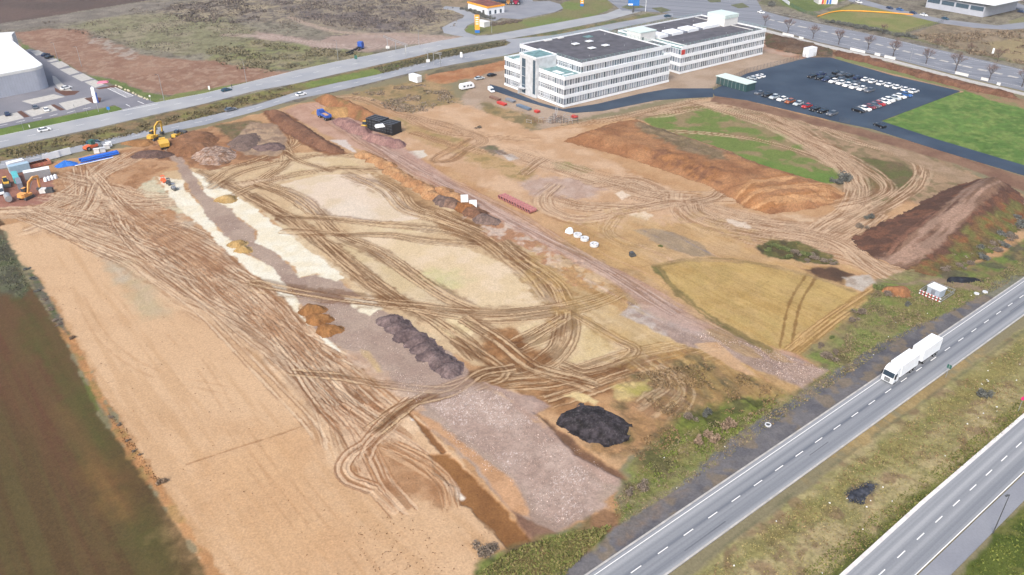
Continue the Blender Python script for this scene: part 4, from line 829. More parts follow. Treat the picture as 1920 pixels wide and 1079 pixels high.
# ------------------------------------------------------------------ earth movers
def excavator(u,v,rz,m,label,swing=0.,reach=1.,zb=0,low=False):
    r=empty('excavator',P3(u,v,zb),rz); tag(r,label,'excavator')
    for s in (-1,1):
        t_=MB(); prof(t_,[(-1.9,.25),(-1.6,.85),(1.6,.85),(1.9,.25),(1.6,0),(-1.6,0)],s*1.2-.28,s*1.2+.28); t_.build('track',M_DGREY,r)
    up=MB(); c,s_=math.cos(swing),math.sin(swing); R=Matrix.Rotation(swing,4,'Z')
    up.prism([tuple((R@Vector((x,y,0)))[:2]) for x,y in ((-2.3,-.9),(-1.6,-1.35),(1.3,-1.35),(1.4,1.35),(-1.6,1.35),(-2.3,.9))],.95,1.55)
    up.prism([tuple((R@Vector((x,y,0)))[:2]) for x,y in ((-2.2,-.85),(-1.5,-1.25),(-.2,-1.25),(-.2,1.25),(-1.5,1.25),(-2.2,.85))],1.55,2.05); up.build('upper_body',m,r)
    cb=MB(); cb.box(-.1,1.5,.35,1.3,1.55,2.95,R,.85,.9); cab=cb.build('cab',M_GLASS,r); rf=MB(); rf.box(0,1.35,.4,1.25,2.96,3.05,R); rf.build('cab_roof',m,cab)
    def seg(a,b,w,n,mm=m):
        q=MB(); A=R@Vector(a);B=R@Vector(b); d=(B-A); L=d.length; M=Matrix.Translation(A)@d.to_track_quat('X','Z').to_matrix().to_4x4(); q.box(0,L,-w/2,w/2,-w*.7,w*.7,M,1,1); return q.build(n,mm,r)
    k=reach
    b=MB()
    pts=[(1.0,-.2,1.5),(2.4*k,-.2,4.3),(4.6*k,-.2,5.2),(6.6*k,-.2,4.9 if not low else 4.2)]
    for i in range(3):
        A=R@Vector(pts[i]);B=R@Vector(pts[i+1]); d=B-A; b.box(0,d.length+.1,-.22,.22,-.32,.32,Matrix.Translation(A)@d.to_track_quat('X','Z').to_matrix().to_4x4())
    b.build('boom',m,r)
    e=pts[3]; t=(e[0]-.4,-.2,1.4); seg(e,t,.4,'stick'); cy=MB(); A=R@Vector((1.4,-.2,1.6));B=R@Vector(pts[2]); cy.tube(A,B,.1); cy.build('hydraulic_ram',M_STEEL,r)
    bk=MB(); M=Matrix.Translation(R@Vector((t[0]-.2,-.2,.9)))@R; prof(bk,[(-.7,.5),(-.75,-.1),(-.2,-.7),(.4,-.5),(.5,.5)],-.6,.6); bk.v=[tuple(M@Vector(p)) for p in bk.v]; bk.build('bucket',M_DGREY,r); return r
def yaw_to(u0,v0,u1,v1): return ang((u0,v0),(u1,v1))
excavator(288,262,yaw_to(288,262,307,252),M_YEL,'yellow crawler excavator beside the lower carriageway, boom raised over the spoil',reach=.85)
excavator(50,372,yaw_to(50,372,78,358),M_ORA,'orange excavator reaching over the site containers at the left edge',reach=.9)
# yellow tipping dumper near the first excavator
r=empty('dumper',P3(308,276),ang((308,276),(300,262))); tag(r,'yellow tracked dumper below the raised excavator, skip facing the lane','dumper')
b=MB(); prof(b,[(-3.2,1.0),(-3.4,2.4),(.9,2.6),(.9,1.1)],-1.5,1.5,-.12); b.build('skip',M_YEL,r)
c=MB(); prof(c,[(1.0,.8),(1.0,2.9),(2.2,2.9),(2.8,1.8),(3.0,.8)],-1.1,1.1,.08); c.build('cab',M_YEL,r); g=MB(); g.box(1.2,2.3,-1.08,1.08,1.9,2.7,None,.95,.95); g.build('window_glass',M_GLASS,r)
for x in (-2.3,-.9,2.0):
    for y in (-1.15,1.15): wheel(r,x,y,.65,.5)
# green dozer blade box seen right of the excavator
r=empty('wheel_loader',P3(335,258),ang((325,262),(345,252))); tag(r,'yellow loader with a dark bucket on the brown spoil right of the excavator','loader')
b=MB(); b.box(-2.6,.6,-.9,.9,.8,1.8,None,.95,.9); b.build('body',M_YEL,r); c=MB(); c.box(-1.2,.2,-.7,.7,1.8,2.9,None,.85,.85); c.build('cab',M_GLASS,r)
k=MB(); prof(k,[(1.9,.1),(1.7,1.7),(3.0,1.9),(3.1,.2)],-1.9,1.9); k.build('bucket',M_DGREY,r); a=MB(); a.box(.5,1.9,-.7,-.5,.9,1.2); a.box(.5,1.9,.5,.7,.9,1.2); a.build('lift_arm',M_YEL,r)
for x in (-1.9,.6):
    for y in (-1.0,1.0): wheel(r,x,y,.7,.5)
def small_loader(u,v,rz,label,m,name='wheel_loader',cat='loader',s=1.):
    r=empty(name,P3(u,v),rz); r.scale=(s,)*3; tag(r,label,cat)
    b=MB(); prof(b,[(-2.2,.7),(-2.3,1.5),(-.6,1.7),(.6,1.2),(.7,.7)],-.85,.85,.08); b.build('body',m,r); c=MB(); c.box(-.9,.4,-.65,.65,1.5,2.7,None,.85,.85); cb=c.build('cab',M_GLASS,r)
    rf=MB(); rf.box(-.8,.3,-.6,.6,2.71,2.8); rf.build('cab_roof',m,cb); k=MB(); prof(k,[(1.7,.1),(1.5,1.0),(2.4,1.1),(2.5,.15)],-1.1,1.1); k.build('bucket',M_DGREY,r); a=MB(); a.box(.4,1.6,-.6,-.4,.6,.85); a.box(.4,1.6,.4,.6,.6,.85); a.build('lift_arm',m,r)
    for x in (-1.5,.6):
        for y in (-.9,.9): wheel(r,x,y,.5,.4)
    return r
small_loader(13,348,ang((10,338),(16,356)),'small yellow loader between the white van and the site containers',M_YEL)
small_loader(686,242,ang((686,242),(695,236)),'yellow loader standing against the black crate stack',M_YEL,s=1.15)
# orange roller / tractor by the carriageway
r=empty('roller',P3(174,279),ang((165,283),(190,274))); tag(r,'orange road roller with dark cab by the lower carriageway','roller')
b=MB(); prof(b,[(-3.0,.7),(-3.0,1.5),(-.6,1.7),(1.6,1.4),(2.6,1.1),(2.6,.6)],-1.0,1.0,.1); b.build('body',mat('roller_orange',(.75,.14,.05),.5),r); c=MB(); c.box(-.7,.9,-.85,.85,1.5,3.2,None,.9,.9); c.build('cab',M_GREEN,r)
d=MB(); d.tube((2.4,-1.05,.75),(2.4,1.05,.75),.75,n=18); d.build('drum',M_STEEL,r); wheel(r,-2.2,-1.0,.75,.5); wheel(r,-2.2,1.0,.75,.5)
# small rollers on the cream strip
for i,(u,v,m,l) in enumerate(((307,341,mat('roller_orange',(.75,.14,.05)),'small orange trench roller, leftmost of the three machines on the cream strip'),(317,346,M_DGREY,'dark compactor with driver cage, middle one of the three machines on the cream strip'),(327,356,M_GREY,'small grey roller nearest the camera of the three machines on the cream strip'))):
    r=empty('compactor',P3(u,v),ang((307,341),(327,356))); tag(r,l,'roller','compactors on the cream strip')
    b=MB(); b.box(-.9,.9,-.55,.55,.5,1.1,None,.85,.9); b.build('body',m,r)
    for x in (-.85,.85): d=MB(); d.tube((x,-.6,.4),(x,.6,.4),.4,n=14); d.build('drum',M_DGREY if i else m,r)
    f=MB()
    for x in (-.4,.4):
        for y in (-.45,.45): f.tube((x,y,1.1),(x,y,2.0),.04,n=5)
    f.box(-.5,.5,-.5,.5,2.0,2.06); f.build('roll_cage',m,r)
# blue tipper lorry
r=empty('tipper_truck',P3(608,222),ang((618,224),(598,213))); tag(r,'blue tipper lorry with orange load on the haul road','truck')
c=MB(); prof(c,[(1.6,.6),(1.6,2.9),(3.4,2.9),(3.8,1.8),(3.85,.6)],-1.22,1.22,.05); cab=c.build('cab',M_BLUE,r); g=MB(); prof(g,[(3.40,2.75),(3.75,1.85),(3.82,1.88),(3.46,2.78)],-1.05,1.05); g.build('windscreen',M_GLASS,cab)
b=MB(); b.box(-4.2,1.2,-1.25,-1.15,1.3,2.3); b.box(-4.2,1.2,1.15,1.25,1.3,2.3); b.box(-4.2,-4.1,-1.15,1.15,1.3,2.3); b.box(1.1,1.2,-1.15,1.15,1.3,2.5); b.box(-4.1,1.1,-1.15,1.15,1.2,1.35); bd=b.build('tipper_body',M_BLUE,r)
l=MB(); l.box(-4.0,1.0,-1.1,1.1,1.36,1.95,None,.8,.7); l.build('load',mat('orange_sand_load',(.48,.28,.16),.95,var=.25,vs=3),bd); b=MB(); b.box(-4,3.4,-.45,.45,.7,1.19); b.build('chassis',M_DGREY,r)
for x in (2.9,1.5,-2.0,-3.3):
    for y in (-1.0,1.0): wheel(r,x,y,.5,.3)
# blue tractor unit with empty skeletal trailer
r=empty('container_truck',P3(677,92),ang((655,102),(677,92))); tag(r,'blue lorry with an empty black container chassis parked on the scrub','truck')
c=MB(); prof(c,[(-1.2,.7),(-1.2,3.6),(.6,3.7),(1.2,2.4),(1.25,.7)],-1.25,1.25,.04); cab=c.build('cab',M_BLUE,r); g=MB(); prof(g,[(.72,3.4),(1.14,2.4),(1.22,2.42),(.8,3.45)],-1.1,1.1); g.build('windscreen',M_GLASS,cab)
b=MB(); b.box(-13.5,-.8,-.55,-.35,.9,1.25); b.box(-13.5,-.8,.35,.55,.9,1.25)
for x in (-13.3,-10.5,-8,-5.5,-3,-1.5): b.box(x-.15,x+.15,-1.2,1.2,1.25,1.4)
b.build('chassis',M_BLACK,r)
for x in (.4,-2.6,-3.9,-9.6,-10.9,-12.2):
    for y in (-1.05,1.05): wheel(r,x,y,.5,.35)
print('vehicles',time.time()-T0)
# ------------------------------------------------------------------ office building
CB=(20.9,315.1); AB=math.radians(37.1)
bd=empty('office_building',(CB[0],CB[1],0),AB); tag(bd,'long white banded office block with dark flat roofs and ribbon windows','building')
ZH=3.72; W0=1.2; W1=3.45
def bx(name,m,*bs,parent=None):
    mb=MB()
    for b in bs: mb.box(*b)
    return mb.build(name,m,parent or bd)
core=mat('facade_recess',(.30,.31,.33),.7,var=.1)
ring=lambda x0,x1,y0,y1,z0,z1,t=.3:[(x0,x1,y0,y0+t,z0,z1),(x0,x1,y1-t,y1,z0,z1),(x0,x0+t,y0+t,y1-t,z0,z1),(x1-t,x1,y0+t,y1-t,z0,z1)]
# wing one: three storeys plus set-back fourth
bx('wall',core,(.3,60.7,.3,39.7,0,11.2),(9.6,56.2,1.0,41.0,11.9,15.3))
bx('roof',M_TEAL,(.3,60.7,.3,39.7,11.21,11.75)); bx('roof',M_ROOF,(9.4,56.4,.9,41.1,15.31,15.75))
for k,(z0,z1) in enumerate(((0,.9),(3.45,4.92),(7.17,8.64),(10.89,12.4))): bx('facade_band',M_WHITE,*ring(-.05 if k else -.3,61.05,-.05 if k else -.3,40.05,z0,z1))
bx('facade_band',M_WHITE,*ring(9.3,56.5,.75,41.3,14.6,16.2)); bx('facade_band',M_WHITE,*ring(9.35,56.45,.8,41.25,11.8,12.36,.2))
# wing two
bx('wall',core,(74.3,133.7,5.8,46.7,0,11.2),(56.6,74.2,12.2,39.5,0,11.2)); bx('roof',M_ROOF,(78,133.7,5.8,46.7,11.21,11.8),(56.6,73.9,13,24,11.21,11.7)); bx('roof',M_TEAL,(73.9,78,5.8,46.7,11.2,11.7),(56.6,73.9,24,39.5,11.2,11.7),(61,73.9,12.2,13,11.2,11.7))
for k,(z0,z1) in enumerate(((0,.9),(3.45,4.92),(7.17,8.64),(10.89,12.4))): bx('facade_band',M_WHITE,*ring(74,134.05,5.45,47.05,z0,z1)); bx('facade_band',M_WHITE,(61.1,73.9,11.9,12.2,z0,z1))
bx('roof_kerb',M_OFFW,(77.8,78.1,5.9,46.6,11.8,12.3)); bx('roof_kerb',M_OFFW,(61.1,73.9,23.8,24.1,11.7,12.2)); bx('roof_kerb',M_OFFW,(128,128.2,9,46,11.82,12.1))
# stair tower on the short front, lift houses on the roofs
tw=bx('stair_tower',M_CONC,(-1.6,9.2,16.2,27.2,0,16.4)); bx('tower_glazing',M_GLASS3,(-1.66,-1.5,23.2,25.6,.6,3.9),(-1.66,-1.5,23.2,25.6,4.1,7.6),(-1.66,-1.5,23.2,25.6,7.8,11.3),(-1.66,-1.5,23.2,25.6,11.5,15),(-1.66,-1.5,16.6,18.2,1.5,15.6),parent=tw)
bx('entrance_canopy',M_CONC,(-3.2,-1.62,22.6,26.4,2.6,2.9),(-3.2,-1.62,26.1,26.35,0,2.6)); bx('tower_roof',M_TEAL,(-1.3,8.9,16.5,26.9,16.4,16.5),parent=tw)
bx('tower_parapet',M_WHITE,*ring(-1.7,9.25,16.1,27.3,16.35,16.9,.25),parent=tw)
p1=bx('lift_house',M_OFFW,(66.5,76.5,24.5,33.5,11.7,15.8)); bx('lift_house_roof',mat('pale_roof',(.55,.66,.64),.7),(66.3,76.7,24.3,33.7,15.8,16.2),parent=p1); bx('door',M_DGREY,(67.5,68.6,24.44,24.5,11.75,13.9),parent=p1)
p2=bx('lift_house',M_OFFW,(123,133,22.5,33.5,11.7,16.6)); bx('lift_house_roof',mat('pale_roof',(.55,.66,.64),.7),(122.8,133.2,22.3,33.7,15.4,17.1),parent=p2); bx('door',M_RED,(132.94,133.06,24,25.1,11.75,13.9),parent=p2)
# barrel roof lights
alt=[(79,85),(88,95.5),(99,106.5),(110,122)]
for a,b in alt:
    m=MB(); prof(m,[(a,11.8),(a,12.6),(a+.2,13.1),(b-.2,13.1),(b,12.6),(b,11.8)],24.5,31.5); m.build('roof_light',M_WHITE,bd)
for a,b in ((85,88),(95.5,99),(106.5,110)): m=MB(); prof(m,[(a+.02,11.8),(a+.02,12.5),(b-.02,12.5),(b-.02,11.8)],24.7,31.3); m.build('roof_light',M_GREY,bd)
for px in ((587,306),(682,288),(700,335),(795,316)):
    q=G(*c3(*px),16.2); dx,dy=q[0]-CB[0],q[1]-CB[1]; x=dx*math.cos(AB)+dy*math.sin(AB); y=-dx*math.sin(AB)+dy*math.cos(AB)
    k=bx('skylight_kerb',M_DGREY,(x-1.3,x+1.3,y-1,y+1,15.75,16.2)); bx('skylight',M_WHITE,(x-1.5,x+1.5,y-1.2,y+1.2,16.2,16.45),parent=k)
rv=MB(); 
for x,y in ((20,8),(30,31),(44,12),(52,33),(84,14),(97,38),(112,12),(120,40)): 
    z=15.75 if x<57 else 11.8; rv.tube((x,y,z),(x,y,z+.6),.12,n=6)
rv.build('vent_pipe',M_STEEL,bd)
bx('insulation_stack',M_OFFW,(22,26,39.2,40.6,15.75,16.1),(30,33,39.4,40.8,15.75,16.1)); bx('solar_frame',M_TEAL,(41,45,33,36,15.75,16.0))
# windows: one recipe, many placings
def win_mesh(w,kind):
    g=MB(); f=MB(); h=W1-W0
    g.box(0,w*.66,-.03,.03,0,h); f.box(w*.60,w*.68,-.10,.06,0,h); g.box(w*.682,w*.92,-.02,.04,0,h); f.box(w*.92,w,-.10,.06,0,h)
    if kind=='grid': f.box(w*.3,w*.36,-.05,.05,0,h); f.box(0,w*.66,-.05,.05,h*.62,h*.70); f.box(0,w*.66,-.05,.05,0,h*.12)
    return g,f
wcount=0; rest={}
gl=[M_GLASS,M_GLASS,M_GLASS2,M_GLASS3,M_GREY]
WM={}
def window(M,w,kind):
    global wcount
    i=random.randrange(5)
    key=(round(w,3),kind,i)
    if wcount<100:
        if key not in WM:
            g,f=win_mesh(w,kind); o=multi('window',[(g,gl[i]),(f,M_WHITE)],bd); WM[key]=o.data
        else: o=link('window',WM[key],None,bd)
        o.matrix_local=M; wcount+=1
    else:
        g,f=win_mesh(w,kind)
        for mb,mm in ((g,gl[i]),(f,M_WHITE)):
            t=rest.setdefault(mm.name,(MB(),mm)); t[0].add([tuple(M@Vector(p)) for p in mb.v],mb.f)
def facade(x0,y0,x1,y1,z,pitch=1.42,grid=None):
    L=math.hypot(x1-x0,y1-y0); n=int(round(L/pitch)); w=L/n; a=math.atan2(y1-y0,x1-x0)
    for k in range(n):
        s=k*w; kd='grid' if grid and grid[0]<=s<=grid[1] else 'plain'
        window(Matrix.Translation((x0+math.cos(a)*s,y0+math.sin(a)*s,z))@Matrix.Rotation(a,4,'Z'),w,kd)
for k in range(3):
    z=k*ZH+W0
    facade(.1,16.1,.1,.15,z,1.42,(0,9)); facade(.1,39.8,.1,27.3,z,1.42,(3,12))
for k in range(3): facade(.2,.15,60.8,.15,k*ZH+W0)
facade(9.6,.95,56.3,.95,3*ZH+W0); facade(9.5,16.1,9.5,1.0,3*ZH+W0,1.42,(0,9)); facade(9.5,41.1,9.5,27.3,3*ZH+W0)
for k in range(3): facade(74.3,5.7,133.8,5.7,k*ZH+W0); facade(60.9,.3,60.9,12,k*ZH+W0); facade(74.2,12,74.2,5.8,k*ZH+W0); facade(61,12.15,74,12.15,k*ZH+W0)
o=multi('window',list(rest.values()),bd); o['kind']='stuff'
bx('red_panel',M_RED,(73.9,76.2,5.38,5.5,8.7,10.85)); bx('terrace_parapet',M_WHITE,(56.6,60.7,.3,.5,12.4,12.9))
# terrace clutter
bx('terrace_boards',M_WHITE,(2,7.5,3,4,11.76,11.95),(2.5,5,6,11,11.76,11.9),(2,6.5,29,36,11.76,11.88))
# edge protection rails round the roofs
rl=MB()
def rail(x0,y0,x1,y1,z):
    L=math.hypot(x1-x0,y1-y0); n=max(1,int(L/2.5))
    for k in range(n+1): x=x0+(x1-x0)*k/n; y=y0+(y1-y0)*k/n; rl.tube((x,y,z),(x,y,z+1.1),.045,n=4)
    for h in (.55,1.1): rl.tube((x0,y0,z+h),(x1,y1,z+h),.04,n=4)
for a in ((9.4,.9,56.4,.9,16.2),(56.4,.9,56.4,41.1,16.2),(9.4,16,9.4,.9,16.2),(9.4,41.2,56.4,41.2,16.2),(.1,.1,9,.1,12.4),(.1,39.8,.1,27.4,12.4),(.1,16,.1,.1,12.4),(74.2,5.6,133.9,5.6,12.4),(133.9,5.6,133.9,22,12.4),(74.2,46.9,133.9,46.9,12.4),(61,12,74,12,12.4)): rail(*a)
rl.build('guard_rail',mat('rail_green',(.25,.42,.40),.6),bd)
# ladder hoist at the corner
A=G(1040,228);B=G(1056,203); l=MB()
for s in (-.35,.35): l.tube((A[0]+s,A[1],.3),(B[0]+s-1,B[1]-1.5,12.8),.08,n=5)
for k in range(22): t=k/22; l.tube((A[0]*(1-t)+(B[0]-1)*t-.35,A[1]*(1-t)+(B[1]-1.5)*t,.3+12.5*t),(A[0]*(1-t)+(B[0]-1)*t+.35,A[1]*(1-t)+(B[1]-1.5)*t,.3+12.5*t),.04,n=4)
tag(l.build('ladder_hoist',M_STEEL),'grey inclined ladder hoist leaning on the front corner of the office building','ladder hoist')
# ------------------------------------------------------------------ white hall at the left
hp=[G(-160,230),G(96,180),G(103,172),G(92,150)]; 
HZ=9.5
def zG(u,v,z): x,y=G(u,v,z); return (x,y)
ra,rb,rc=zG(-120,162,HZ),zG(82,122,HZ),zG(0,68,HZ)
import mathutils
a=Vector(zG(-200,176,HZ)); b=Vector(zG(84,124,HZ)); c=Vector(zG(15,70,HZ)); e1=(b-a).normalized(); e2=(c-b); 
cr=[]; Rr=5.5; d1=-e1; d2=e2.normalized()
for k in range(9):
    t=k/8; p=(b+d1*Rr)*(1-t)**2+b*2*t*(1-t)+(b+d2*Rr)*t*t; cr.append((p.x,p.y))
base=[(a.x,a.y)]+cr+[(c.x,c.y),(c.x-120,c.y+30)]; o0=base[1]
A2=sum(base[i][0]*base[(i+1)%len(base)][1]-base[(i+1)%len(base)][0]*base[i][1] for i in range(len(base)))
if A2<0: base=base[::-1]
cx0=sum(p[0] for p in base)/len(base); cy0=sum(p[1] for p in base)/len(base)
hall=empty('warehouse',(cx0,cy0,0)); tag(hall,'white roofed hall with rounded silver grey corner at the left edge','building')
bb=[(x-cx0,y-cy0) for x,y in base]
def shrink(pts,f): return [(x*f,y*f) for x,y in pts]
m=MB(); m.prism(bb,0,HZ-1.1); hw_=m.build('wall',M_CORR,hall)
m=MB(); m.prism(shrink(bb,1.004),HZ-1.1,HZ); m.build('roof_edge',M_OFFW,hall); m=MB(); m.prism(shrink(bb,.985),HZ,HZ+.12); m.build('roof',M_WHITE,hall)
sm=MB()
for i in range(len(bb)):
    p=Vector(bb[i]); q=Vector(bb[(i+1)%len(bb)]); L=(q-p).length
    if L<.5: continue
    n=int(L/1.1); d=(q-p).normalized(); nn=Vector((d.y,-d.x))
    for k in range(n): s=p+d*(k*L/n)+nn*.03; sm.tube((s.x,s.y,.3),(s.x,s.y,HZ-1.2),.035,n=4)
sm.build('cladding_rib',mat('rib_grey',(.33,.36,.42),.5),hall)
x,y=zG(18,72,HZ); m=MB(); m.box(-5,3,-4,3,0,HZ+1.8); pl=m.build('plant_house',M_OFFW,None,(x-2,y+2,0),.3); pl.parent=hall; pl.location=(x-2-cx0,y+2-cy0,0)
# pylon sign
r=empty('sign_pylon',P3(180,193)); tag(r,'tall white blade sign on the mulch bed in front of the hall','sign'); m=MB(); prof(m,[(-.9,0),(-.6,6.2),(0,6.8),(.7,6.2),(.6,0)],-.25,.25); m.build('panel',M_WHITE,r); m=MB(); m.box(.9,1.15,-.2,.2,0,4.2); m.build('post',M_BLUE,r)
# ------------------------------------------------------------------ filling station
fa=ang((880,20),(915,27)); fo=G(914,29); r=empty('filling_station',(fo[0],fo[1],0),fa)
tag(r,'white filling station shop with orange roof edge and brown roof','building')
# axes: x along near left facade, back towards left
L1=math.dist(G(914,27),G(878,17)); L2=math.dist(G(914,27),G(941,21))
r.rotation_euler=(0,0,ang((914,27),(878,17)))
sgn=1 if True else -1
a2=ang((914,27),(941,21))-ang((914,27),(878,17)); 
dy=-L2 if math.sin(a2)<0 else L2
y0,y1=min(0,dy),max(0,dy)
m=MB(); m.box(0,L1,y0,y1,0,4.0); m.build('wall',M_WHITE,r); m=MB(); m.box(-.3,L1+.3,y0-.3,y1+.3,4.0,4.9); m.build('roof_edge',M_ORP,r); m=MB(); m.box(.3,L1-.3,y0+.3,y1-.3,4.9,5.0); m.build('roof',mat('brown_roof',(.16,.06,.05),.9,var=.4,vs=.5),r)
for k in range(3): m=MB(); m.box(-.04,.02,y0+2+k*4,y0+3.4+k*4,.2,2.4); m.build('window',M_GLASS,r)
m=MB(); m.box(3,5,(y0 if abs(y0)<.1 else y1)-.04,(y0 if abs(y0)<.1 else y1)+.04,.1,2.4); m.build('door',M_DGREY,r)
r2=empty('fuel_canopy',P3(940,8)); tag(r2,'flat yellow fuel canopy behind the filling station shop','canopy'); m=MB(); m.box(-11,11,-6,10,5,6); m.build('roof',mat('canopy_yellow',(.80,.62,.15),.6),r2)
for x in (-7,7):
    for y in (-3,7): m=MB(); m.tube((x,y,0),(x,y,5),.25); m.build('post',M_STEEL,r2)
def pylon(u,v,h,w,label,name='price_sign'):
    r=empty(name,P3(u,v)); tag(r,label,'sign'); m=MB(); m.box(-w/2,w/2,-.3,.3,1.6,h); m.build('panel',M_ORP,r); m=MB(); m.box(-w/2-.02,w/2+.02,-.32,.32,0,1.6); m.build('plinth',M_SIGNB,r)
    t_=MB()
    for k in range(4): z=h-1.5-k*1.15; t_.box(-w*.3,w*.3,-.33,-.3,z,z+.45)
    t_.build('price_field',M_WHITE,r); return r
pylon(895,62,9.5,2.6,'orange price pylon with blue foot on the lawn by the access road'); pylon(1091,12,7,2.,'orange blade sign standing alone on the lawn near the junction')
m=MB(); m.box(-3.6,3.6,-2.4,2.4,0,2.6); m.box(-3.7,3.7,-2.5,2.5,2.6,2.8); tag(m.build('kiosk',M_OFFW,None,P3(905,49),fa),'small pale utility kiosk behind the orange price pylon','kiosk')
r=empty('sign_board',P3(1187,24)); tag(r,'large blue billboard on a single post behind the office roof','sign'); m=MB(); m.box(-3.4,3.4,-.15,.15,4,8); m.build('panel',M_SIGNB,r); m=MB(); m.box(-3.2,-.5,-.18,-.15,4.3,5.2); m.build('lettering_field',M_WHITE,r); m=MB(); m.box(-.5,.5,-.2,.2,0,4); m.build('post',M_DGREY,r)
m=MB(); m.box(-1.8,1.8,-1.3,1.3,.6,2.8,None,.9,.9); r=empty('farm_tractor',P3(967,9)); tag(r,'red tractor on the filling station forecourt','tractor'); m.build('body',mat('tractor_red',(.45,.02,.08),.5),r); 
for x in (-1.7,1.7):
    for y in (-1.3,1.3): wheel(r,x,y,1.0,.6)
r=empty('farm_tractor',P3(953,9)); tag(r,'orange and dark machine left of the red tractor on the forecourt','tractor'); m=MB(); m.box(-1.4,1.4,-1.,1.,.6,3.2,None,.8,.9); m.build('body',M_ORA,r)
for x in (-1.2,1.2):
    for y in (-1.,1.): wheel(r,x,y,.7,.5)
# showroom, top right
so_=G(1860,36); fa=ang((1735,14),(1840,33)); L1=math.dist(G(1735,14),G(1842,33)); q=G(1842,33)
r=empty('showroom',(q[0],q[1],0),ang((1842,33),(1735,14))); tag(r,'car showroom with broad white roof and a band of dark windows','building')
m=MB(); m.box(0,L1,-38,0,0,6.0); m.build('wall',M_CORR,r); m=MB(); m.add([(-6,1.5,7.6),(-6,-40,7.6),(L1+2,-40,7.0),(L1+2,1.5,7.0),(-6,1.5,8.0),(-6,-40,8.0),(L1+2,-40,7.4),(L1+2,1.5,7.4)],[(0,1,2,3),(7,6,5,4),(0,3,7,4),(1,0,4,5),(2,1,5,6),(3,2,6,7)]); m.build('roof',M_WHITE,r)
m=MB(); m.box(.05,L1-.05,-37.9,-.05,6,7.2); m.build('wall',M_GREY,r)
n=4
for k in range(n): m=MB(); w_=L1/n; m.box(k*w_+.6,(k+1)*w_-.6,-.02,.06,3.2,5.6); m.build('window',M_GLASS3,r)
r=empty('flag_building',P3(1548,6)); tag(r,'small pavilion with red and blue striped wall at the top edge','building'); m=MB(); m.box(-6,6,-4,5,0,3.5); m.build('wall',M_OFFW,r); 
for k,(x,mm) in enumerate(((-4,M_RED),(-2.6,M_ORP),(-1,M_BLUE),(.8,M_SIGNB))): m=MB(); m.box(x,x+1.2,-4.06,-4.0,.1,3.3); m.build('striped_panel',mm,r)
print('buildings',time.time()-T0)
# ------------------------------------------------------------------ containers and site gear
def container(u,v,rz,L,Wd,H,m,label,name='container',cat='container',door=True):
    r=empty(name,P3(u,v),rz); tag(r,label,cat); b=MB(); b.box(-L/2,L/2,-Wd/2,Wd/2,.1,H)
    for k in range(int(L/.5)): 
        x=-L/2+.25+k*.5; b.box(x-.09,x+.09,-Wd/2-.04,-Wd/2,.2,H-.15)
    b.build('wall',m,r); t=MB(); t.box(-L/2-.04,L/2+.04,-Wd/2-.06,Wd/2+.04,H,H+.12); t.build('roof',M_WHITE if m in (M_WHITE,M_OFFW,M_STEEL) else m,r)
    if door: d=MB(); d.box(L/2+.0,L/2+.05,-Wd/2+.15,-.03,.2,H-.15); d.build('door',m if m!=M_WHITE else M_OFFW,r); d=MB(); d.box(L/2+.0,L/2+.05,.03,Wd/2-.15,.2,H-.15); d.build('door',m if m!=M_WHITE else M_OFFW,r)
    return r
container(779,153,ang((768,150),(792,158)),6.0,2.6,2.9,M_WHITE,'white site container alone beside the lower carriageway')
container(1517,106,ang((1509,108),(1527,104)),6.4,3.2,4.2,M_WHITE,'white site cabin stack at the back corner of the car park')
pv=empty('glass_pavilion',P3(1378,163),ang((1350,158),(1395,171))); tag(pv,'dark glazed pavilion with pale flat roof at the car park entrance','pavilion')
m=MB(); m.box(-8.2,8.2,-3,3,.1,3.3); m.build('wall',mat('pavilion_teal',(.03,.08,.085),.3,spec=.7),pv); m=MB(); m.box(-8.5,8.5,-3.3,3.3,3.3,3.6); m.build('roof',mat('pale_roof',(.55,.66,.64),.7),pv)
for k in range(8): m=MB(); m.box(-8+k*2.1,-8+k*2.1+.15,-3.06,-3.0,.2,3.2); m.build('mullion',M_STEEL,pv)
sitep=ang((10,325),(75,312))
container(72,350-17,ang((40,333),(78,326)),7.5,2.5,2.6,M_STEEL,'long grey site container behind the orange excavator')
container(38,322,ang((25,325),(52,319)),6,2.4,2.5,mat('pale_blue_steel',(.32,.45,.55),.5),'pale blue site container above the long grey one')
container(32,315,ang((22,318),(46,312)),5,2.2,2.3,M_WHITE,'small white roofed store at the far end of the container group')
container(31,338,ang((28,330),(36,350)),7,1.6,1.8,M_TURQ,'teal skip in front of the site containers','skip','skip',False)
container(38,350,ang((33,338),(42,362)),6,1.4,1.9,M_GREY,'narrow grey skip left of the orange excavator','skip','skip',False)
m=MB(); m.tube((-1.9,0,1.25),(1.9,0,1.25),.95,n=16); t_=m.build('tank',M_STEEL,None,P3(17,377),ang((13,366),(22,386))); t_.name='water_tank'; tag(t_,'grey cylindrical tank lying beside the white van','tank')
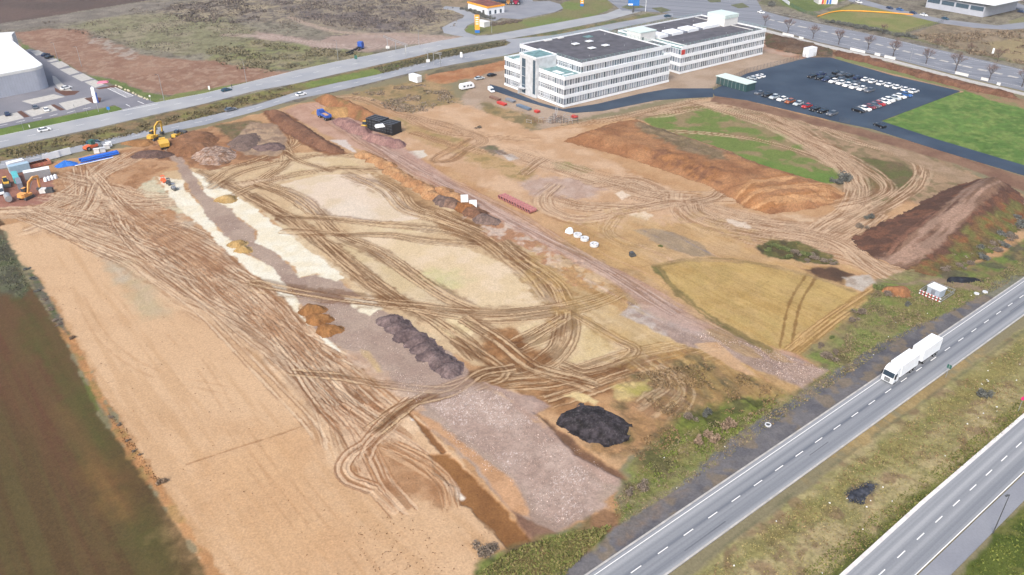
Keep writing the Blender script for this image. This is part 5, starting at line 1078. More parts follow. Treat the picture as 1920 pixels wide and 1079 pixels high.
# blue pipe stack
a=G(150,304);b=G(222,288); L=math.dist(a,b); r=empty('pipe_stack',((a[0]+b[0])/2,(a[1]+b[1])/2,0),math.atan2(b[1]-a[1],b[0]-a[0])); tag(r,'long stack of bright blue pipes at the edge of the site','pipes')
for j,(y,z) in enumerate([(-.9,.3),(-.3,.3),(.3,.3),(.9,.3),(-.6,.8),(0,.8),(.6,.8)]): m=MB(); m.tube((-L/2+(j%3)*.5,y,z),(L/2-(j%2)*.8,y,z),.28,n=10); m.build('pipe',M_PIPEB,r)
a=G(140,312);b=G(212,296); L=math.dist(a,b); r=empty('pipe_stack',((a[0]+b[0])/2,(a[1]+b[1])/2,0),math.atan2(b[1]-a[1],b[0]-a[0])); tag(r,'thinner bundle of pale and blue pipes in front of the blue stack','pipes')
for j,y in enumerate((-.4,0,.4)): m=MB(); m.tube((-L/2,y,.2),(L/2,y,.2),.17,n=8); m.build('pipe',(M_OFFW,M_PIPEB,M_PIPEB)[j],r)
# tarpaulin pile
def lump(name,u,v,rx,ry,h,m,label,cat,seed=0,rz=0,n=26,sharp=1.,z0=-.05,group=None):
    rg=np.random.default_rng(seed); vs=[(0,0,h)]; fs=[]; R_=9
    for i in range(1,R_+1):
        t=i/R_
        for j in range(n):
            a=j/n*2*math.pi; rr=t*(1+.10*math.sin(3*a+seed)+.07*math.sin(5*a+seed*2)+rg.uniform(-.03,.03)); z=h*(1-t**1.15)**sharp*(1+rg.uniform(-.12,.12)) if i<R_ else z0
            vs.append((rx*rr*math.cos(a),ry*rr*math.sin(a),z))
    for j in range(n): fs.append((0,1+j,1+(j+1)%n))
    for i in range(R_-1):
        for j in range(n): a=1+i*n+j;b=1+i*n+(j+1)%n; fs.append((a,a+n,b+n,b))
    me=bpy.data.meshes.new(name); me.from_pydata(vs,[],fs); me.update(); me.polygons.foreach_set('use_smooth',np.ones(len(fs),bool))
    o=link(name,me,m,None,P3(u,v),rz); tag(o,label,cat,group); return o
lump('tarpaulin',124,309,3.6,2.4,1.5,M_TARP,'crumpled bright blue tarpaulin over a pile beside the blue pipes','tarpaulin',3,.5)
for i,(u,v) in enumerate(((98,300),(119,294))): 
    m=MB(); M=Matrix.Rotation(.0,4,'Z'); m.box(-2.7,2.7,-.1,.1,.3,2.6); r=empty('panel_fence',P3(u,v),ang((88,302),(130,291))); m.build('panel',M_WHITE,r); p=MB(); 
    for x in (-2.5,2.5): p.box(x-.06,x+.06,-.5,.5,0,.3)
    p.build('foot',M_DGREY,r); tag(r,('left' if i==0 else 'right')+' one of two pale hoarding panels beside the lower carriageway','panel','pale hoarding panels')
for i in range(9):
    t=i/8; u=52+t*38; v=316-t*9; r=empty('brick_pallet',P3(u,v),ang((52,314),(90,305))+random.uniform(-.05,.05)); m=MB(); m.box(-.75,.75,-1.3,1.3,.15,1.35); m.build('bricks',M_PIPER if i%2 else mat('brick_orange',(.48,.20,.12),.8,var=.2,vs=4),r); p=MB(); 
    for y in (-1.1,0,1.1): p.box(-.7,.7,y-.1,y+.1,0,.15)
    p.build('pallet',M_SCAF,r); tag(r,f'red brick pallet, {ORD[i]} from the left in the row behind the containers','brick pallet','brick pallets behind the containers')
for i in range(4):
    r=lump('bulk_bag',86+i*6.2,340-i*1.8,.55,.6,1.4,M_WHITE,f'white bulk bag, {ORD[i]} from the left right of the orange excavator','bulk bag',i+9,sharp=.22,group='white bulk bags by the excavator')
for i,(u,v,m,l) in enumerate(((83,361,M_OFFW,'pale concrete block beside the excavator bucket'),(94,360,M_DGREY,'dark spare bucket right of the pale concrete block'))):
    mb=MB(); prof(mb,[(-1.1,0),(-1.2,1.1),(-.6,1.4),(.8,1.3),(1.1,0)],-.9,.9,.1); o=mb.build('spare_bucket' if i else 'concrete_block',m,None,P3(u,v),.3); tag(o,l,'bucket' if i else 'block')
for i,(u,v) in enumerate(((182,287),(193,285),(201,279),(205,275))):
    mb=MB(); mb.box(-.9,.9,-.7,.7,0,1.5,None,.9,.9); mb.box(-.95,.95,-.75,.75,1.5,1.58); o=mb.build('white_crate',(M_OFFW,M_CONC,M_OFFW,M_WHITE)[i],None,P3(u,v),.4+i*.1); tag(o,f'pale crate, {ORD[i]} from the left behind the blue pipes','crate','pale crates behind the blue pipes')
# black drainage crate stacks
a=G(700,250); hd=ang((700,232),(745,250)); ux=math.cos(hd);uy=math.sin(hd)
s0=G(697,243); s1=G(741,254); n=9
for i in range(n):
    t=i/(n-1); x=s0[0]*(1-t)+s1[0]*t; y=s0[1]*(1-t)+s1[1]*t+2.0; r=empty('drainage_crates',(x,y,0),math.atan2(s1[1]-s0[1],s1[0]-s0[0])); m=MB(); h=4.4 if i<5 else 4.0
    wv=math.dist(s0,s1)/(n-1)*.43
    m.box(-wv,wv,-2.6,2.6,0,h); m.build('crate_block',M_BLACK,r); b=MB()
    for k in range(4): b.box(-wv-.03,wv+.03,-2.64+k*1.6,-2.5+k*1.6,h,h+.03)
    for z in (1.1,2.2,3.3): b.box(-wv,wv,-2.63,-2.6,z,z+.06)
    b.build('strap',M_GREY,r); tag(r,f'tall black drainage crate block, {ORD[i]} from the left of the stack by the haul road','crates','black drainage crate blocks')
x,y=G(712,237,4.6); m=MB(); m.box(-1.7,1.7,-1.1,1.1,4.45,5.2,None,.8,.75); tag(m.build('sheet_bundle',M_WHITE,None,(x,y,0),.4),'white sheet bundle on top of the black crate stack','bundle')
# pink pipes in a row
a=G(935,372);b=G(996,402); L=math.dist(a,b); dx,dy=(b[0]-a[0])/L,(b[1]-a[1])/L
pd=ang((940,375),(952,371))
for i in range(12):
    t=(i+.3)/12; x=a[0]+(b[0]-a[0])*t; y=a[1]+(b[1]-a[1])*t; r=empty('concrete_pipe',(x,y,0),ang((935,372),(948,368)))
    m=MB(); L_=2.6; N=14
    for rr,fl in ((.62,1),(.46,-1)):
        k=len(m.v); m.v+=[(s*L_-.2,rr*math.cos(j/N*6.2832),.62+rr*math.sin(j/N*6.2832)) for s in (0,1) for j in range(N)]; m.f+=[((k+j,k+(j+1)%N,k+N+(j+1)%N,k+N+j)[::fl]) for j in range(N)]
    m.f+=[(j,2*N+j,2*N+(j+1)%N,(j+1)%N) for j in range(N)]+[(N+j,N+(j+1)%N,3*N+(j+1)%N,3*N+j) for j in range(N)]
    o=m.build('pipe_shell',M_PINK,r); q=MB(); q.tube((.05,0,.62),(.1,0,.62),.45,n=N); q.build('bore_shade',M_BLACK,r)  # black disc inside the open shell paints the shade of the hollow
    tag(r,f'pinkish red pipe, {(ORD+["twelfth"])[i]} from the upper left in the row lying by the haul road','pipe','pinkish red pipes laid side by side')
# concrete rings and bins
M_RING=mat('white_ring_concrete',(.56,.58,.60),.7,var=.1,vs=2)
def ring_mesh(R,r_,h,n=22):
    m=MB(); 
    for rr,z in ((R,0),(R,h),(r_,h),(r_,0)): m.v+=[(rr*math.cos(j/n*6.2832),rr*math.sin(j/n*6.2832),z) for j in range(n)]
    for s in range(4):
        for j in range(n): m.f.append((s*n+j,s*n+(j+1)%n,((s+1)%4)*n+(j+1)%n,((s+1)%4)*n+j))
    return m
for i,(u,v) in enumerate(((1083,443),(1096,450),(1114,461))):
    r=empty('pipe_coil',P3(u,v)); m=ring_mesh(1.2,.62,.7); m.build('coil',M_RING,r); m=MB(); m.tube((0,0,0),(0,0,.1),.65,n=16); m.build('core',M_DGREY,r); tag(r,f'white ring, {ORD[i]} from the left of the three lying on the sand','ring','white rings on the sand')
lump('bulk_bag',1068,436,1.15,1.0,1.5,M_WHITE,'white wrapped bundle at the upper left end of the white rings','bundle',5,sharp=.3)
for i,(u,v) in enumerate(((871,379),(887,389))):
    m=MB(); m.box(-1.15,1.15,-.5,.5,.1,2.2,None,.96,.9); o=m.build('bulk_bag',M_WHITE,None,P3(u,v),.1); tag(o,('upper left' if i==0 else 'lower right')+' one of two white bags beside the brown heaps','bulk bag','two white bags by the heaps')
m=MB(); prof(m,[(-.8,0),(-.8,1.1),(.2,1.2),(.8,.5),(.8,0)],-.6,.6); tag(m.build('plate_compactor',M_DGREY,None,P3(1186,480),.4),'small dark compactor alone on the sand below the white rings','machine')
# scaffold and formwork stacks
for i,(u,v,L,m,l) in enumerate(((928,186,6,M_SCAF,'brown timber stack left of the red formwork near the white van'),(941,196,4.5,M_RED,'red formwork panels stacked near the white van'),(957,190,5,M_GREY,'grey frames stacked between white van and office corner'),(982,203,8,mat('slate_blue_panels',(.12,.17,.24),.6),'long slate blue panel stack in front of the office building'),(1077,221,2.2,M_RED,'small red boards on the ground right of the scaffold heap'),(1007,211,1.6,M_RED,'small red frame between panels and scaffold heap'))):
    r=empty('panel_stack',P3(u,v),ang((970,197),(995,206))); tag(r,l,'building material','building material by the office block')
    for k in range(3): mb=MB(); mb.box(-L/2+random.uniform(-.3,.3),L/2+random.uniform(-.3,.3),-.8,.8,k*.28+.05,k*.28+.27); mb.build('panel',m,r)
r=empty('scaffold_heap',P3(1035,228)); tag(r,'rusty heap of scaffold frames at the foot of the ladder hoist','scaffold')
for k in range(34):
    x=random.uniform(-9,9);y=random.uniform(-3,3);a=random.uniform(0,3.1);L=random.uniform(1.2,2.6);z=random.uniform(.1,1.6); mb=MB(); dx,dy=math.cos(a)*L/2,math.sin(a)*L/2
    for zz in (0,.9): mb.tube((x-dx,y-dy,z+zz),(x+dx,y+dy,z+zz),.07,n=4)
    for s in (-1,1): mb.tube((x+s*dx,y+s*dy,0),(x+s*dx,y+s*dy,z+.95),.07,n=4)
    mb.build('frame',(M_SCAF,M_DGREY,M_STEEL)[k%3],r)
# hoardings along the avenue
hb=[(285,243,85),(375,265,34),(765,352,105),(902,380,38),(988,401,75),(1485,517,85),(1643,553,45),(1740,586,22)]
for i,(x,y,w_) in enumerate(hb):
    u,v=c4(x,y+12); Lm=w_*K4*HCAM/((v+334)*CP)*1.08; r=empty('banner',P3(u,v),ang((1535,80),(1671,110))); m=MB(); m.box(-Lm/2,Lm/2,-.04,.04,.35,1.6); m.build('panel',M_OFFW,r); p=MB()
    for x_ in (-Lm/2+.1,0,Lm/2-.1): p.box(x_-.05,x_+.05,.05,.15,0,1.65)
    p.build('post',M_STEEL,r); tag(r,f'white roadside banner, {ORD[i]} from the left along the avenue pavement','banner','white banners along the avenue')
# lamps, sign posts and gantries
def lamp(u,v,h,label,arm=1.,az=0,col=M_STEEL,r0=.12):
    r=empty('street_lamp',P3(u,v),az); tag(r,label,'street lamp'); m=MB(); m.tube((0,0,0),(0,0,h),r0,r0*.5,8); m.build('pole',col,r); a=MB(); a.tube((0,0,h-.05),(arm,0,h+.15),.05,n=6); a.build('arm',col,r); l=MB(); l.box(arm-.1,arm+.6,-.15,.15,h+.08,h+.2); l.build('lamp_head',M_DGREY if col is not M_WHITE else M_WHITE,r); return r
lamp(1862,1000,8.6,'dark street lamp beside the cycle path at the bottom right',.5,math.pi+.5,M_DGREY,.10)
lamp(308,190,11,'street lamp at the corner of the brown field by the hall entrance',.8,3.9); lamp(462,154,10,'street lamp beside the brown field right of the walking person',.8,3.9); lamp(634,112,9,'street lamp beside the parked container chassis',.8,3.9)
lamp(786,90,9,'street lamp between the two sign gantries',.8,3.9); lamp(922,62,10,'street lamp in front of the filling station hedge',.8,3.9); lamp(153,125,9,'slim lamp between the upper bays and the brown field',.7,3.); lamp(110,117,9,'slim lamp near the navy and black cars by the hall',.7,3.)
lamp(1210,22,8,'white lamp with an arm right of the blue billboard',3.2,2.6,M_WHITE,.2); lamp(185,210,6,'low lamp on the green strip before the hall',.6,3.); lamp(1706,116,8,'street lamp on the avenue between the bare trees',.8,2)
for i,(a,b) in enumerate((((726,96),(764,87)),((779,112),(829,102)))):
    A=G(*a);B=G(*b); 
    u0,v0=(719,70) if i==0 else (797,96); u1,v1=(764,87) if i==0 else (828,103)
    z=5.6; X0=G(u0,v0,z); X1=G(u1,v1,z); r=empty('sign_gantry',((X0[0]+X1[0])/2,(X0[1]+X1[1])/2,0)); cx_,cy_=r.location[0],r.location[1]; ps=(X0[0]-cx_,X0[1]-cy_); pe=(X1[0]-cx_,X1[1]-cy_)
    m=MB(); 
    for dz in (0,.8): m.tube((*ps,z+dz),(*pe,z+dz),.11,n=5)
    for k in range(17): t=k/16; p_=(ps[0]*(1-t)+pe[0]*t,ps[1]*(1-t)+pe[1]*t); m.tube((*p_,z),(*p_,z+.8),.07,n=4)
    m.build('truss',M_STEEL,r)
    for t in (.15,.5,.9): m=MB(); p_=(ps[0]*(1-t)+pe[0]*t,ps[1]*(1-t)+pe[1]*t); m.tube((*p_,0),(*p_,z),.15,n=6); m.build('post',M_STEEL,r)
    m=MB(); p_=(ps[0]*.85+pe[0]*.15,ps[1]*.85+pe[1]*.15); m.box(p_[0]-.9,p_[0]+.9,p_[1]-.12,p_[1]+.12,.6,1.9); m.build('cabinet',M_OFFW,r)
    tag(r,('left' if i==0 else 'right')+' steel gantry reaching over the dual road','gantry','steel gantries over the dual road')
def post(u,v,h,m,label,w=.7,hh=.7,name='road_sign',round_=False,az=0):
    r=empty(name,P3(u,v),az); tag(r,label,'road sign'); p=MB(); p.tube((0,0,0),(0,0,h),.05,n=6); p.build('post',M_STEEL,r); q=MB()
    if round_: q.tube((0,-.06,h-hh/2),(0,-.02,h-hh/2),w/2,n=16)
    else: q.box(-w/2,w/2,-.06,-.02,h-hh,h)
    q.build('panel',m,r); return r
post(1773,708,3.2,M_GREEN,'dark sign on a thin post at the edge of the main road beyond the truck',.9,.9,az=A38+1.57)
post(1909,771,3.6,mat('sign_magenta',(.62,.02,.16),.5),'round magenta sign on a post at the right edge',.95,.95,round_=True)
post(205,212,2.5,M_SIGNB,'small blue sign at the hall driveway',1.2,1.2); post(393,171,2.2,M_OFFW,'small white board beside the brown field',.8,1.6); post(865,112,3.5,M_WHITE,'white board between the lower carriageway and the orange bank',1.1,2.4); post(283,191,2.8,M_OFFW,'pale round sign beside the boulders at the driveway',.8,.8,round_=True)
post(668,118,3.5,M_GREEN,'green direction board on the upper carriageway verge',1.4,1.8); post(761,104,5,M_OFFW,'slim white marker on the median between the gantries',.5,3.2); post(1860,104,3.5,M_WHITE,'white marker board beyond the avenue at the right',1.,2.6)
post(56,240,1.2,M_OFFW,'short white marker on the green strip at the left',.35,1.); post(45,246,4,M_STEEL,'thin grey post near the short white marker',.3,.5); post(143,215,4,M_STEEL,'thin flag post before the front bays, left one',.3,.5); post(164,214,4,M_STEEL,'thin flag post before the front bays, right one',.3,.5)
# walking person
def person(u,v,label,m):
    r=empty('person',P3(u,v)); tag(r,label,'person'); me=bpy.data.meshes.new('body')
    V=[(0,0,.95),(0,0,1.2),(0,0,1.42),(0,0,1.52),(0,0,1.64),(0,0,1.72),(.1,0,.92),(.2,.12,.5),(.22,.1,.06),(.30,.16,.03),(-.1,0,.92),(-.12,-.1,.5),(-.2,-.25,.08),(-.16,-.16,.03),(.19,0,1.40),(.26,-.03,1.14),(.26,.1,.9),(-.19,0,1.40),(-.26,.03,1.14),(-.24,-.08,.9)]
    E=[(0,1),(1,2),(2,3),(3,4),(4,5),(0,6),(6,7),(7,8),(8,9),(0,10),(10,11),(11,12),(12,13),(2,14),(14,15),(15,16),(2,17),(17,18),(18,19)]
    Rr=[.16,.15,.15,.06,.10,.06,.10,.075,.05,.045,.10,.075,.05,.045,.07,.05,.035,.07,.05,.035]
    me.from_pydata(V,E,[]); o=link('body',me,m,r); sk=o.modifiers.new('skin','SKIN'); 
    for i,q in enumerate(Rr): me.skin_vertices[0].data[i].radius=(q,q)
    me.skin_vertices[0].data[0].use_root=True; s=o.modifiers.new('smooth','SUBSURF'); s.levels=s.render_levels=1
    return r
person(435,166,'person in dark clothes walking along the upper carriageway verge',M_DGREY)
# substation box with fenced yard
ps=[G(1723,551),G(1746.6,535),G(1789,551),G(1763,568)]
r=empty('transformer_box',P3(1753,553),ang((1740,549),(1762,559))); tag(r,'pale transformer box with flat roof inside the small fenced plot','utility box')
m=MB(); m.box(-1.6,1.6,-1.3,1.3,0,2.1); m.build('wall',mat('utility_blue_grey',(.36,.42,.50),.6),r); m=MB(); m.box(-1.75,1.75,-1.45,1.45,2.1,2.3); m.build('roof',M_WHITE,r); m=MB(); m.box(-.5,.5,-1.34,-1.3,.2,1.8); m.build('door',M_GREY,r)
r=empty('barrier_fence',(sum(p[0] for p in ps)/4,sum(p[1] for p in ps)/4,0)); cx_,cy_=r.location[:2]; tag(r,'square of steel fence with red and white boards around the transformer box','fence')
for i in range(4):
    a=Vector((ps[i][0]-cx_,ps[i][1]-cy_,0)); b=Vector((ps[(i+1)%4][0]-cx_,ps[(i+1)%4][1]-cy_,0)); L=(b-a).length; m=MB(); n=int(L/.5)
    for z in (.25,1.15): m.tube(a+Vector((0,0,z)),b+Vector((0,0,z)),.05,n=4)
    for k in range(n+1): p=a.lerp(b,k/n); m.tube(p,p+Vector((0,0,1.2)),.03,n=4)
    m.build('fence_panel',M_STEEL,r)
    if i==3:
        for z in (.15,.85):
            w1=MB();w2=MB(); d=(b-a).normalized(); out=Vector((d.y,-d.x,0)); 
            if (a+b).dot(out)<0: out=-out
            M=Matrix.Translation(a+out*.1)@Matrix.Rotation(math.atan2(d.y,d.x),4,'Z'); k=0; s=0
            while s<L: (w1 if k%2 else w2).box(s,min(s+.42,L),-.03,.03,z,z+.3,M); s+=.42; k+=1
            multi('striped_board',[(w1,M_RED),(w2,M_WHITE)],r)
gb=MB(); gb.box(-5.5,5.5,-3.5,3.5,-.3,-.03)
# manholes
for i,(u,v,l) in enumerate(((1831,551,'pale manhole ring nearer the fenced plot'),(1847,548,'pale manhole ring nearer the main road'),(1440,797,'single pale manhole ring on the verge beside the dark strip'))):
    r=empty('manhole',P3(u,v,-.1)); m=ring_mesh(.62,.4,.25,18); m.build('rim',M_RING,r); m=MB(); m.tube((0,0,0),(0,0,.18),.4,n=16); m.build('cover',M_CONC if i<2 else M_DGREY,r); tag(r,l,'manhole')
# boulders along the driveway
for i,(a,b) in enumerate(((870,645),(893,652),(912,662),(940,675),(968,685),(1000,700),(1018,712),(1040,722),(1062,730),(1085,740),(1105,748),(905,657),(960,680),(1050,727))):
    lump('boulder',*c1(a,b),.55,.45,.6,M_STONE,'pale yellow boulder in the line edging the driveway','boulder',i,sharp=.5,n=9,group='pale boulders edging the driveway')
m=MB(); m.box(-2.3,2.3,-1.6,1.6,0,.5,None,.7,.7); tag(m.build('covered_pile',mat('pink_sheet',(.60,.18,.26),.7,var=.2,vs=2),None,P3(193,155),.3),'small pink covered pile beside the upper bays','covered pile')
print('gear',time.time()-T0)
# ------------------------------------------------------------------ heaps and banks of soil
def mound(name,px,h,slope,c1,c2,label,cat='soil heap',group=None,res=.4,lump_=.35,ns=4,spk=.15,veg=None,extra=None,world=None,z0=-.12,crest=None,st=0):
    W=world or [G(*p) for p in px]; A=np.array(W); x0,y0=A.min(0)-1;x1,y1=A.max(0)+1
    ys=np.arange(y0,y1,res); xs=np.arange(x0,x1,res)
    p=Painter(ys,np.ones_like(ys),xs,c1)
    B,dd,_,_=p.field(W,slope+1.,True); D=np.full(p.X.shape,-9.,np.float32); D[B[0]:B[1],B[2]:B[3]]=dd
    D=D+lump_*3*(p.noise(4,3)-.5)+lump_*(p.noise(1.4,5,2)-.5)*2
    k=np.clip(D/slope,0,1); Z=h*np.sin(np.clip(k*1.12,0,1)*1.5708)**1.15*(1+lump_*.9*(p.noise(5,3)-.5)) + (lump_*1.0*(p.noise(2.2,7,3)-.5))*np.clip(k*3,0,1)
    if crest: Z=crest(p.X,p.Y,Z,k)
    Z=np.where(D>0,Z,0)+z0
    p.C[:]=alb(c1); big=[(x0-9,y0-9),(x1+9,y0-9),(x1+9,y1+9),(x0-9,y1+9)]
    p.zone(big,c1,c2,ns=ns,warp=0,edge=.1,spk=spk,world=True,veg=veg,st=st)
    if extra: extra(p)
    cx_,cy_=A.mean(0)
    me=grid_mesh(name,p.X-cx_,p.Y-cy_,Z,p.C,keep=D>-.2); me.materials.append(M_HEAP); o=bpy.data.objects.new(name,me); COL.objects.link(o); o.location=(cx_,cy_,0); tag(o,label,cat,group); return o
def heap(u,v,rx,ry,h,c1,c2,label,name='gravel_heap',cat='heap',group=None,rz=0,**k):
    x,y=G(u,v); W=[]
    for i in range(14):
        a=i/14*6.2832; r_=1+.12*math.sin(3*a+u)+.06*math.sin(5*a+v); W.append((x+rx*r_*math.cos(a)*math.cos(rz)-ry*r_*math.sin(a)*math.sin(rz),y+rx*r_*math.cos(a)*math.sin(rz)+ry*r_*math.sin(a)*math.cos(rz)))
    kw=dict(res=.22,lump_=.22); kw.update(k)
    return mound(name,None,h,min(rx,ry)*.95,c1,c2,label,cat,group,world=W,**kw)
pr=ang((731,600),(843,693))+math.pi/2
for i,(u,v) in enumerate(((730,602),(748,614),(764,627),(784,639),(798,652),(810,665),(826,678),(843,692))):
    heap(u,v,3.1,2.9,1.1,(114,98,98),(138,120,118),f'purple grey gravel heap, {ORD[i]} from the upper left in the row of eight',group='purple grey gravel heaps',rz=pr,spk=.3,ns=1.5,st=.04)
for i,(u,v) in enumerate(((586,581),(598,599),(617,619))): heap(u,v,3.2,2.5,1.5,(172,126,80),(156,110,68),('uppermost','middle','lowest')[i]+' of three orange brown heaps beside the stone lane','sand_heap',group='orange brown heaps',ns=2)
for u,v,l in ((425,374,'sandy heap on the upper part of the cream strip'),(445,459,'upper half of the pair of sandy heaps on the cream strip edge'),(456,469,'lower half of the pair of sandy heaps on the cream strip edge')): heap(u,v,3.4 if v<400 else 2.5,2.8 if v<400 else 2.0,1.3,(206,176,124),(190,158,104),l,'sand_heap',ns=2)
lst=[(686,292,5,3.2),(704,300,4,3),(722,309,4.5,3.2),(735,321,4,3),(752,332,4.5,3),(772,343,4.5,3.2),(800,356,5,3.4),(812,368,4.5,3),(832,360,4.5,3.2),(852,371,5,3.2)]
for i,(u,v,a,b) in enumerate(lst): heap(u,v,a,b,1.4,(206,162,118),(186,140,100),f'orange sand heap, {ORD[i]} from the upper left in the line along the haul road','sand_heap',group='orange sand heaps along the haul road',rz=-.7,ns=2.2)
for i,(u,v,c) in enumerate(((845,382,(150,122,106)),(872,390,(178,122,78)),(890,400,(150,112,90)),(912,412,(156,134,124)),(835,378,(132,112,104)))):
    heap(u,v,4.5,3.2,1.5,c,tuple(int(k*.85) for k in c),('greyish heap below the orange sand line','rust brown heap beneath the two white bags','dark brown heap right of the white bags','pinkish grey heap at the lower end of the heap line','dark grey heap left of the greyish one')[i],'spoil_heap','heap',ns=1.5,spk=.28,rz=-.6)
for i,(u,v) in enumerate(((646,231),(660,238),(676,247),(702,261),(721,266),(739,271))): heap(u,v,5.0,3.4,2.0,(176,140,132),(154,120,116),f'reddish gravel heap, {ORD[i]} from the upper left near the black crates','gravel_heap',group='reddish gravel heaps',rz=-.5,ns=2)
heap(628,212,9,6,2.4,(208,166,112),(188,148,98),'broad sandy heap behind the blue tipper','sand_heap')
mound('soil_bank',[(588,186),(620,182),(655,193),(695,209),(722,226),(704,234),(665,224),(625,206),(600,194)],3.2,6,(180,132,94),(158,112,80),'long orange brown bank above the black crates',res=.45,veg=(138,118,80))
mound('soil_heap',[(308,272),(330,256),(365,246),(400,250),(412,262),(398,284),(360,294),(330,292)],2.2,6,(166,124,94),(146,106,78),'brown excavated heap right of the yellow dumper',res=.4,lump_=.7)
mound('rubble_heap',[(356,292),(380,278),(415,274),(445,284),(440,298),(410,310),(375,308)],1.6,5,(190,166,150),(150,116,92),'heap of pale rubble stones below the brown excavated heap','rubble heap',res=.3,ns=.8,spk=.5,lump_=.4,st=.18)
mound('gravel_heap',[(425,270),(445,255),(480,250),(490,262),(470,280),(445,285)],1.3,4.5,(132,114,106),(138,118,108),'dark grey brown gravel heap left of the looping tracks','heap',spk=.3,ns=2)
heap(506,276,6,4.2,1.2,(132,112,108),(116,98,96),'rounded dark gravel heap inside the looping tracks',spk=.3,ns=1.5)
heap(285,290,7.5,4,1.2,(122,98,90),(108,88,82),'low dark heap at the foot of the yellow excavator',spk=.3)
heap(262,268,6,3.5,1.1,(176,134,92),(160,118,78),'low brown heap left of the yellow excavator','soil_heap')
mound('soil_bank',[(498,208),(530,210),(570,236),(615,264),(650,284),(625,290),(580,272),(540,250),(512,228)],1.8,3.5,(146,108,86),(128,94,76),'dark brown bank running down beside the haul road',res=.4,lump_=.5)
def bigx(p):
    p.zone([(1190,240),(1240,243),(1300,272),(1360,296),(1375,318),(1330,316),(1260,290),(1200,262)],(150,134,108),(128,118,92),ns=3,warp=3,edge=2,al=.85,spk=.3)
    p.zone([(1205,288),(1260,300),(1340,332),(1352,350),(1300,335),(1230,310)],(128,92,72),(168,120,80),ns=2,warp=2.5,edge=1.2,al=.85,spk=.3)
    p.zone([(1290,262),(1340,268),(1420,305),(1400,312),(1330,290)],(206,166,128),(150,112,88),ns=1.6,warp=2,edge=1,al=.8,spk=.3)
    for q in ([(1390,370),(1430,352),(1500,345),(1560,352)],[(1400,382),(1450,366),(1520,362),(1570,362)],[(1415,392),(1480,382),(1550,374)]): p.track(q,4,(176,124,78),(222,176,128),al=.6,pairs=False,ps=.8,depth=0)
mound('soil_bank',[(1060,264),(1100,247),(1150,232),(1195,226),(1230,240),(1300,262),(1370,285),(1430,310),(1500,332),(1562,350),(1584,362),(1556,384),(1500,396),(1440,400),(1398,388),(1358,362),(1330,348),(1250,320),(1180,296),(1110,277)],2.8,9,(182,136,98),(162,116,82),'huge orange brown soil bank beside the green strip','soil bank',res=.5,ns=6,spk=.12,extra=bigx,lump_=.6)
# ramped embankment at the right
t0=np.array(G(1672,492)); t1=np.array(G(1862,352)); tl=np.hypot(*(t1-t0)); tu=(t1-t0)/tl
def crest(X,Y,Z,k):
    s=((X-t0[0])*tu[0]+(Y-t0[1])*tu[1])/tl; H_=np.clip(.6+s*5.2,.4,5.8)
    q=np.clip(k*1.25,0,1); return H_*q + (Z-Z)+ .25*(Z/5.-k)
def embx(p):
    p.zone([(1700,510),(1760,480),(1900,380),(1935,395),(1915,440),(1850,500),(1760,530)],(138,108,74),(122,120,72),ns=3,warp=2,edge=1.5,spk=.25,veg=(150,96,66))
    p.zone([(1740,500),(1800,470),(1850,440),(1930,420),(1900,500),(1800,530)],(108,128,60),(124,112,70),ns=2.5,warp=2.5,edge=1.5,spk=.3,al=.8,veg=(96,90,72))
    p.track([(1650,498),(1700,478),(1765,432),(1820,385),(1862,352)],8,(148,118,98),(180,150,130),al=.9,pairs=False,ps=1.3,fray=.8,depth=0)
    p.track([(1668,476),(1700,446),(1750,410)],1.5,(90,62,50),(150,110,90),al=.7,pairs=False,depth=0)
mound('earth_ramp',[(1600,448),(1640,424),(1700,396),(1760,364),(1800,345),(1850,333),(1890,345),(1912,362),(1925,392),(1905,432),(1862,470),(1810,502),(1750,515),(1700,505),(1650,486),(1612,466)],5,13,(116,86,72),(102,76,64),'dark brown earth ramp with a light driving track on top','earth ramp',res=.4,ns=5,spk=.14,extra=embx,lump_=.5,crest=crest,veg=(142,100,78))
mound('asphalt_heap',[(1040,788),(1062,768),(1090,757),(1130,765),(1165,778),(1183,797),(1176,824),(1140,836),(1100,826),(1064,806)],1.0,6.0,(54,50,52),(80,74,78),'black heap of milled asphalt at the end of the stone lane','heap',res=.18,ns=1.2,spk=.5,lump_=.35,st=.05)
heap(1683,547,3.6,2.6,1.5,(184,134,96),(166,116,80),'orange brown earth heap left of the fenced transformer','soil_heap',ns=1.5,spk=.25)
heap(1805,525,4.4,1.5,.9,(58,62,72),(40,44,52),'dark covered heap on the dirt track beside the green verge','dark_heap',ns=1)
heap(1616,924,3.2,1.4,.35,(84,88,98),(62,66,76),'low strip of dark rubble in the central reservation','rubble_heap',rz=.6,ns=.6,spk=.5)
mound('soil_bank',[(1562,97),(1620,108),(1700,130),(1800,155),(1905,180),(1908,187),(1800,166),(1700,139),(1620,118),(1565,104)],1.6,2.6,(142,106,86),(120,88,70),'long brown bank below the avenue pavement beside the car park','soil bank',res=.5,lump_=.8,ns=3,spk=.3)
mound('soil_bank',[(1436,66),(1480,74),(1562,96),(1555,105),(1510,102),(1470,96),(1436,86)],1.8,4,(122,102,86),(106,84,68),'dark bank between office building and avenue','soil bank',res=.5,lump_=.8,ns=3,spk=.3,veg=(96,96,70))
print('mounds',time.time()-T0)
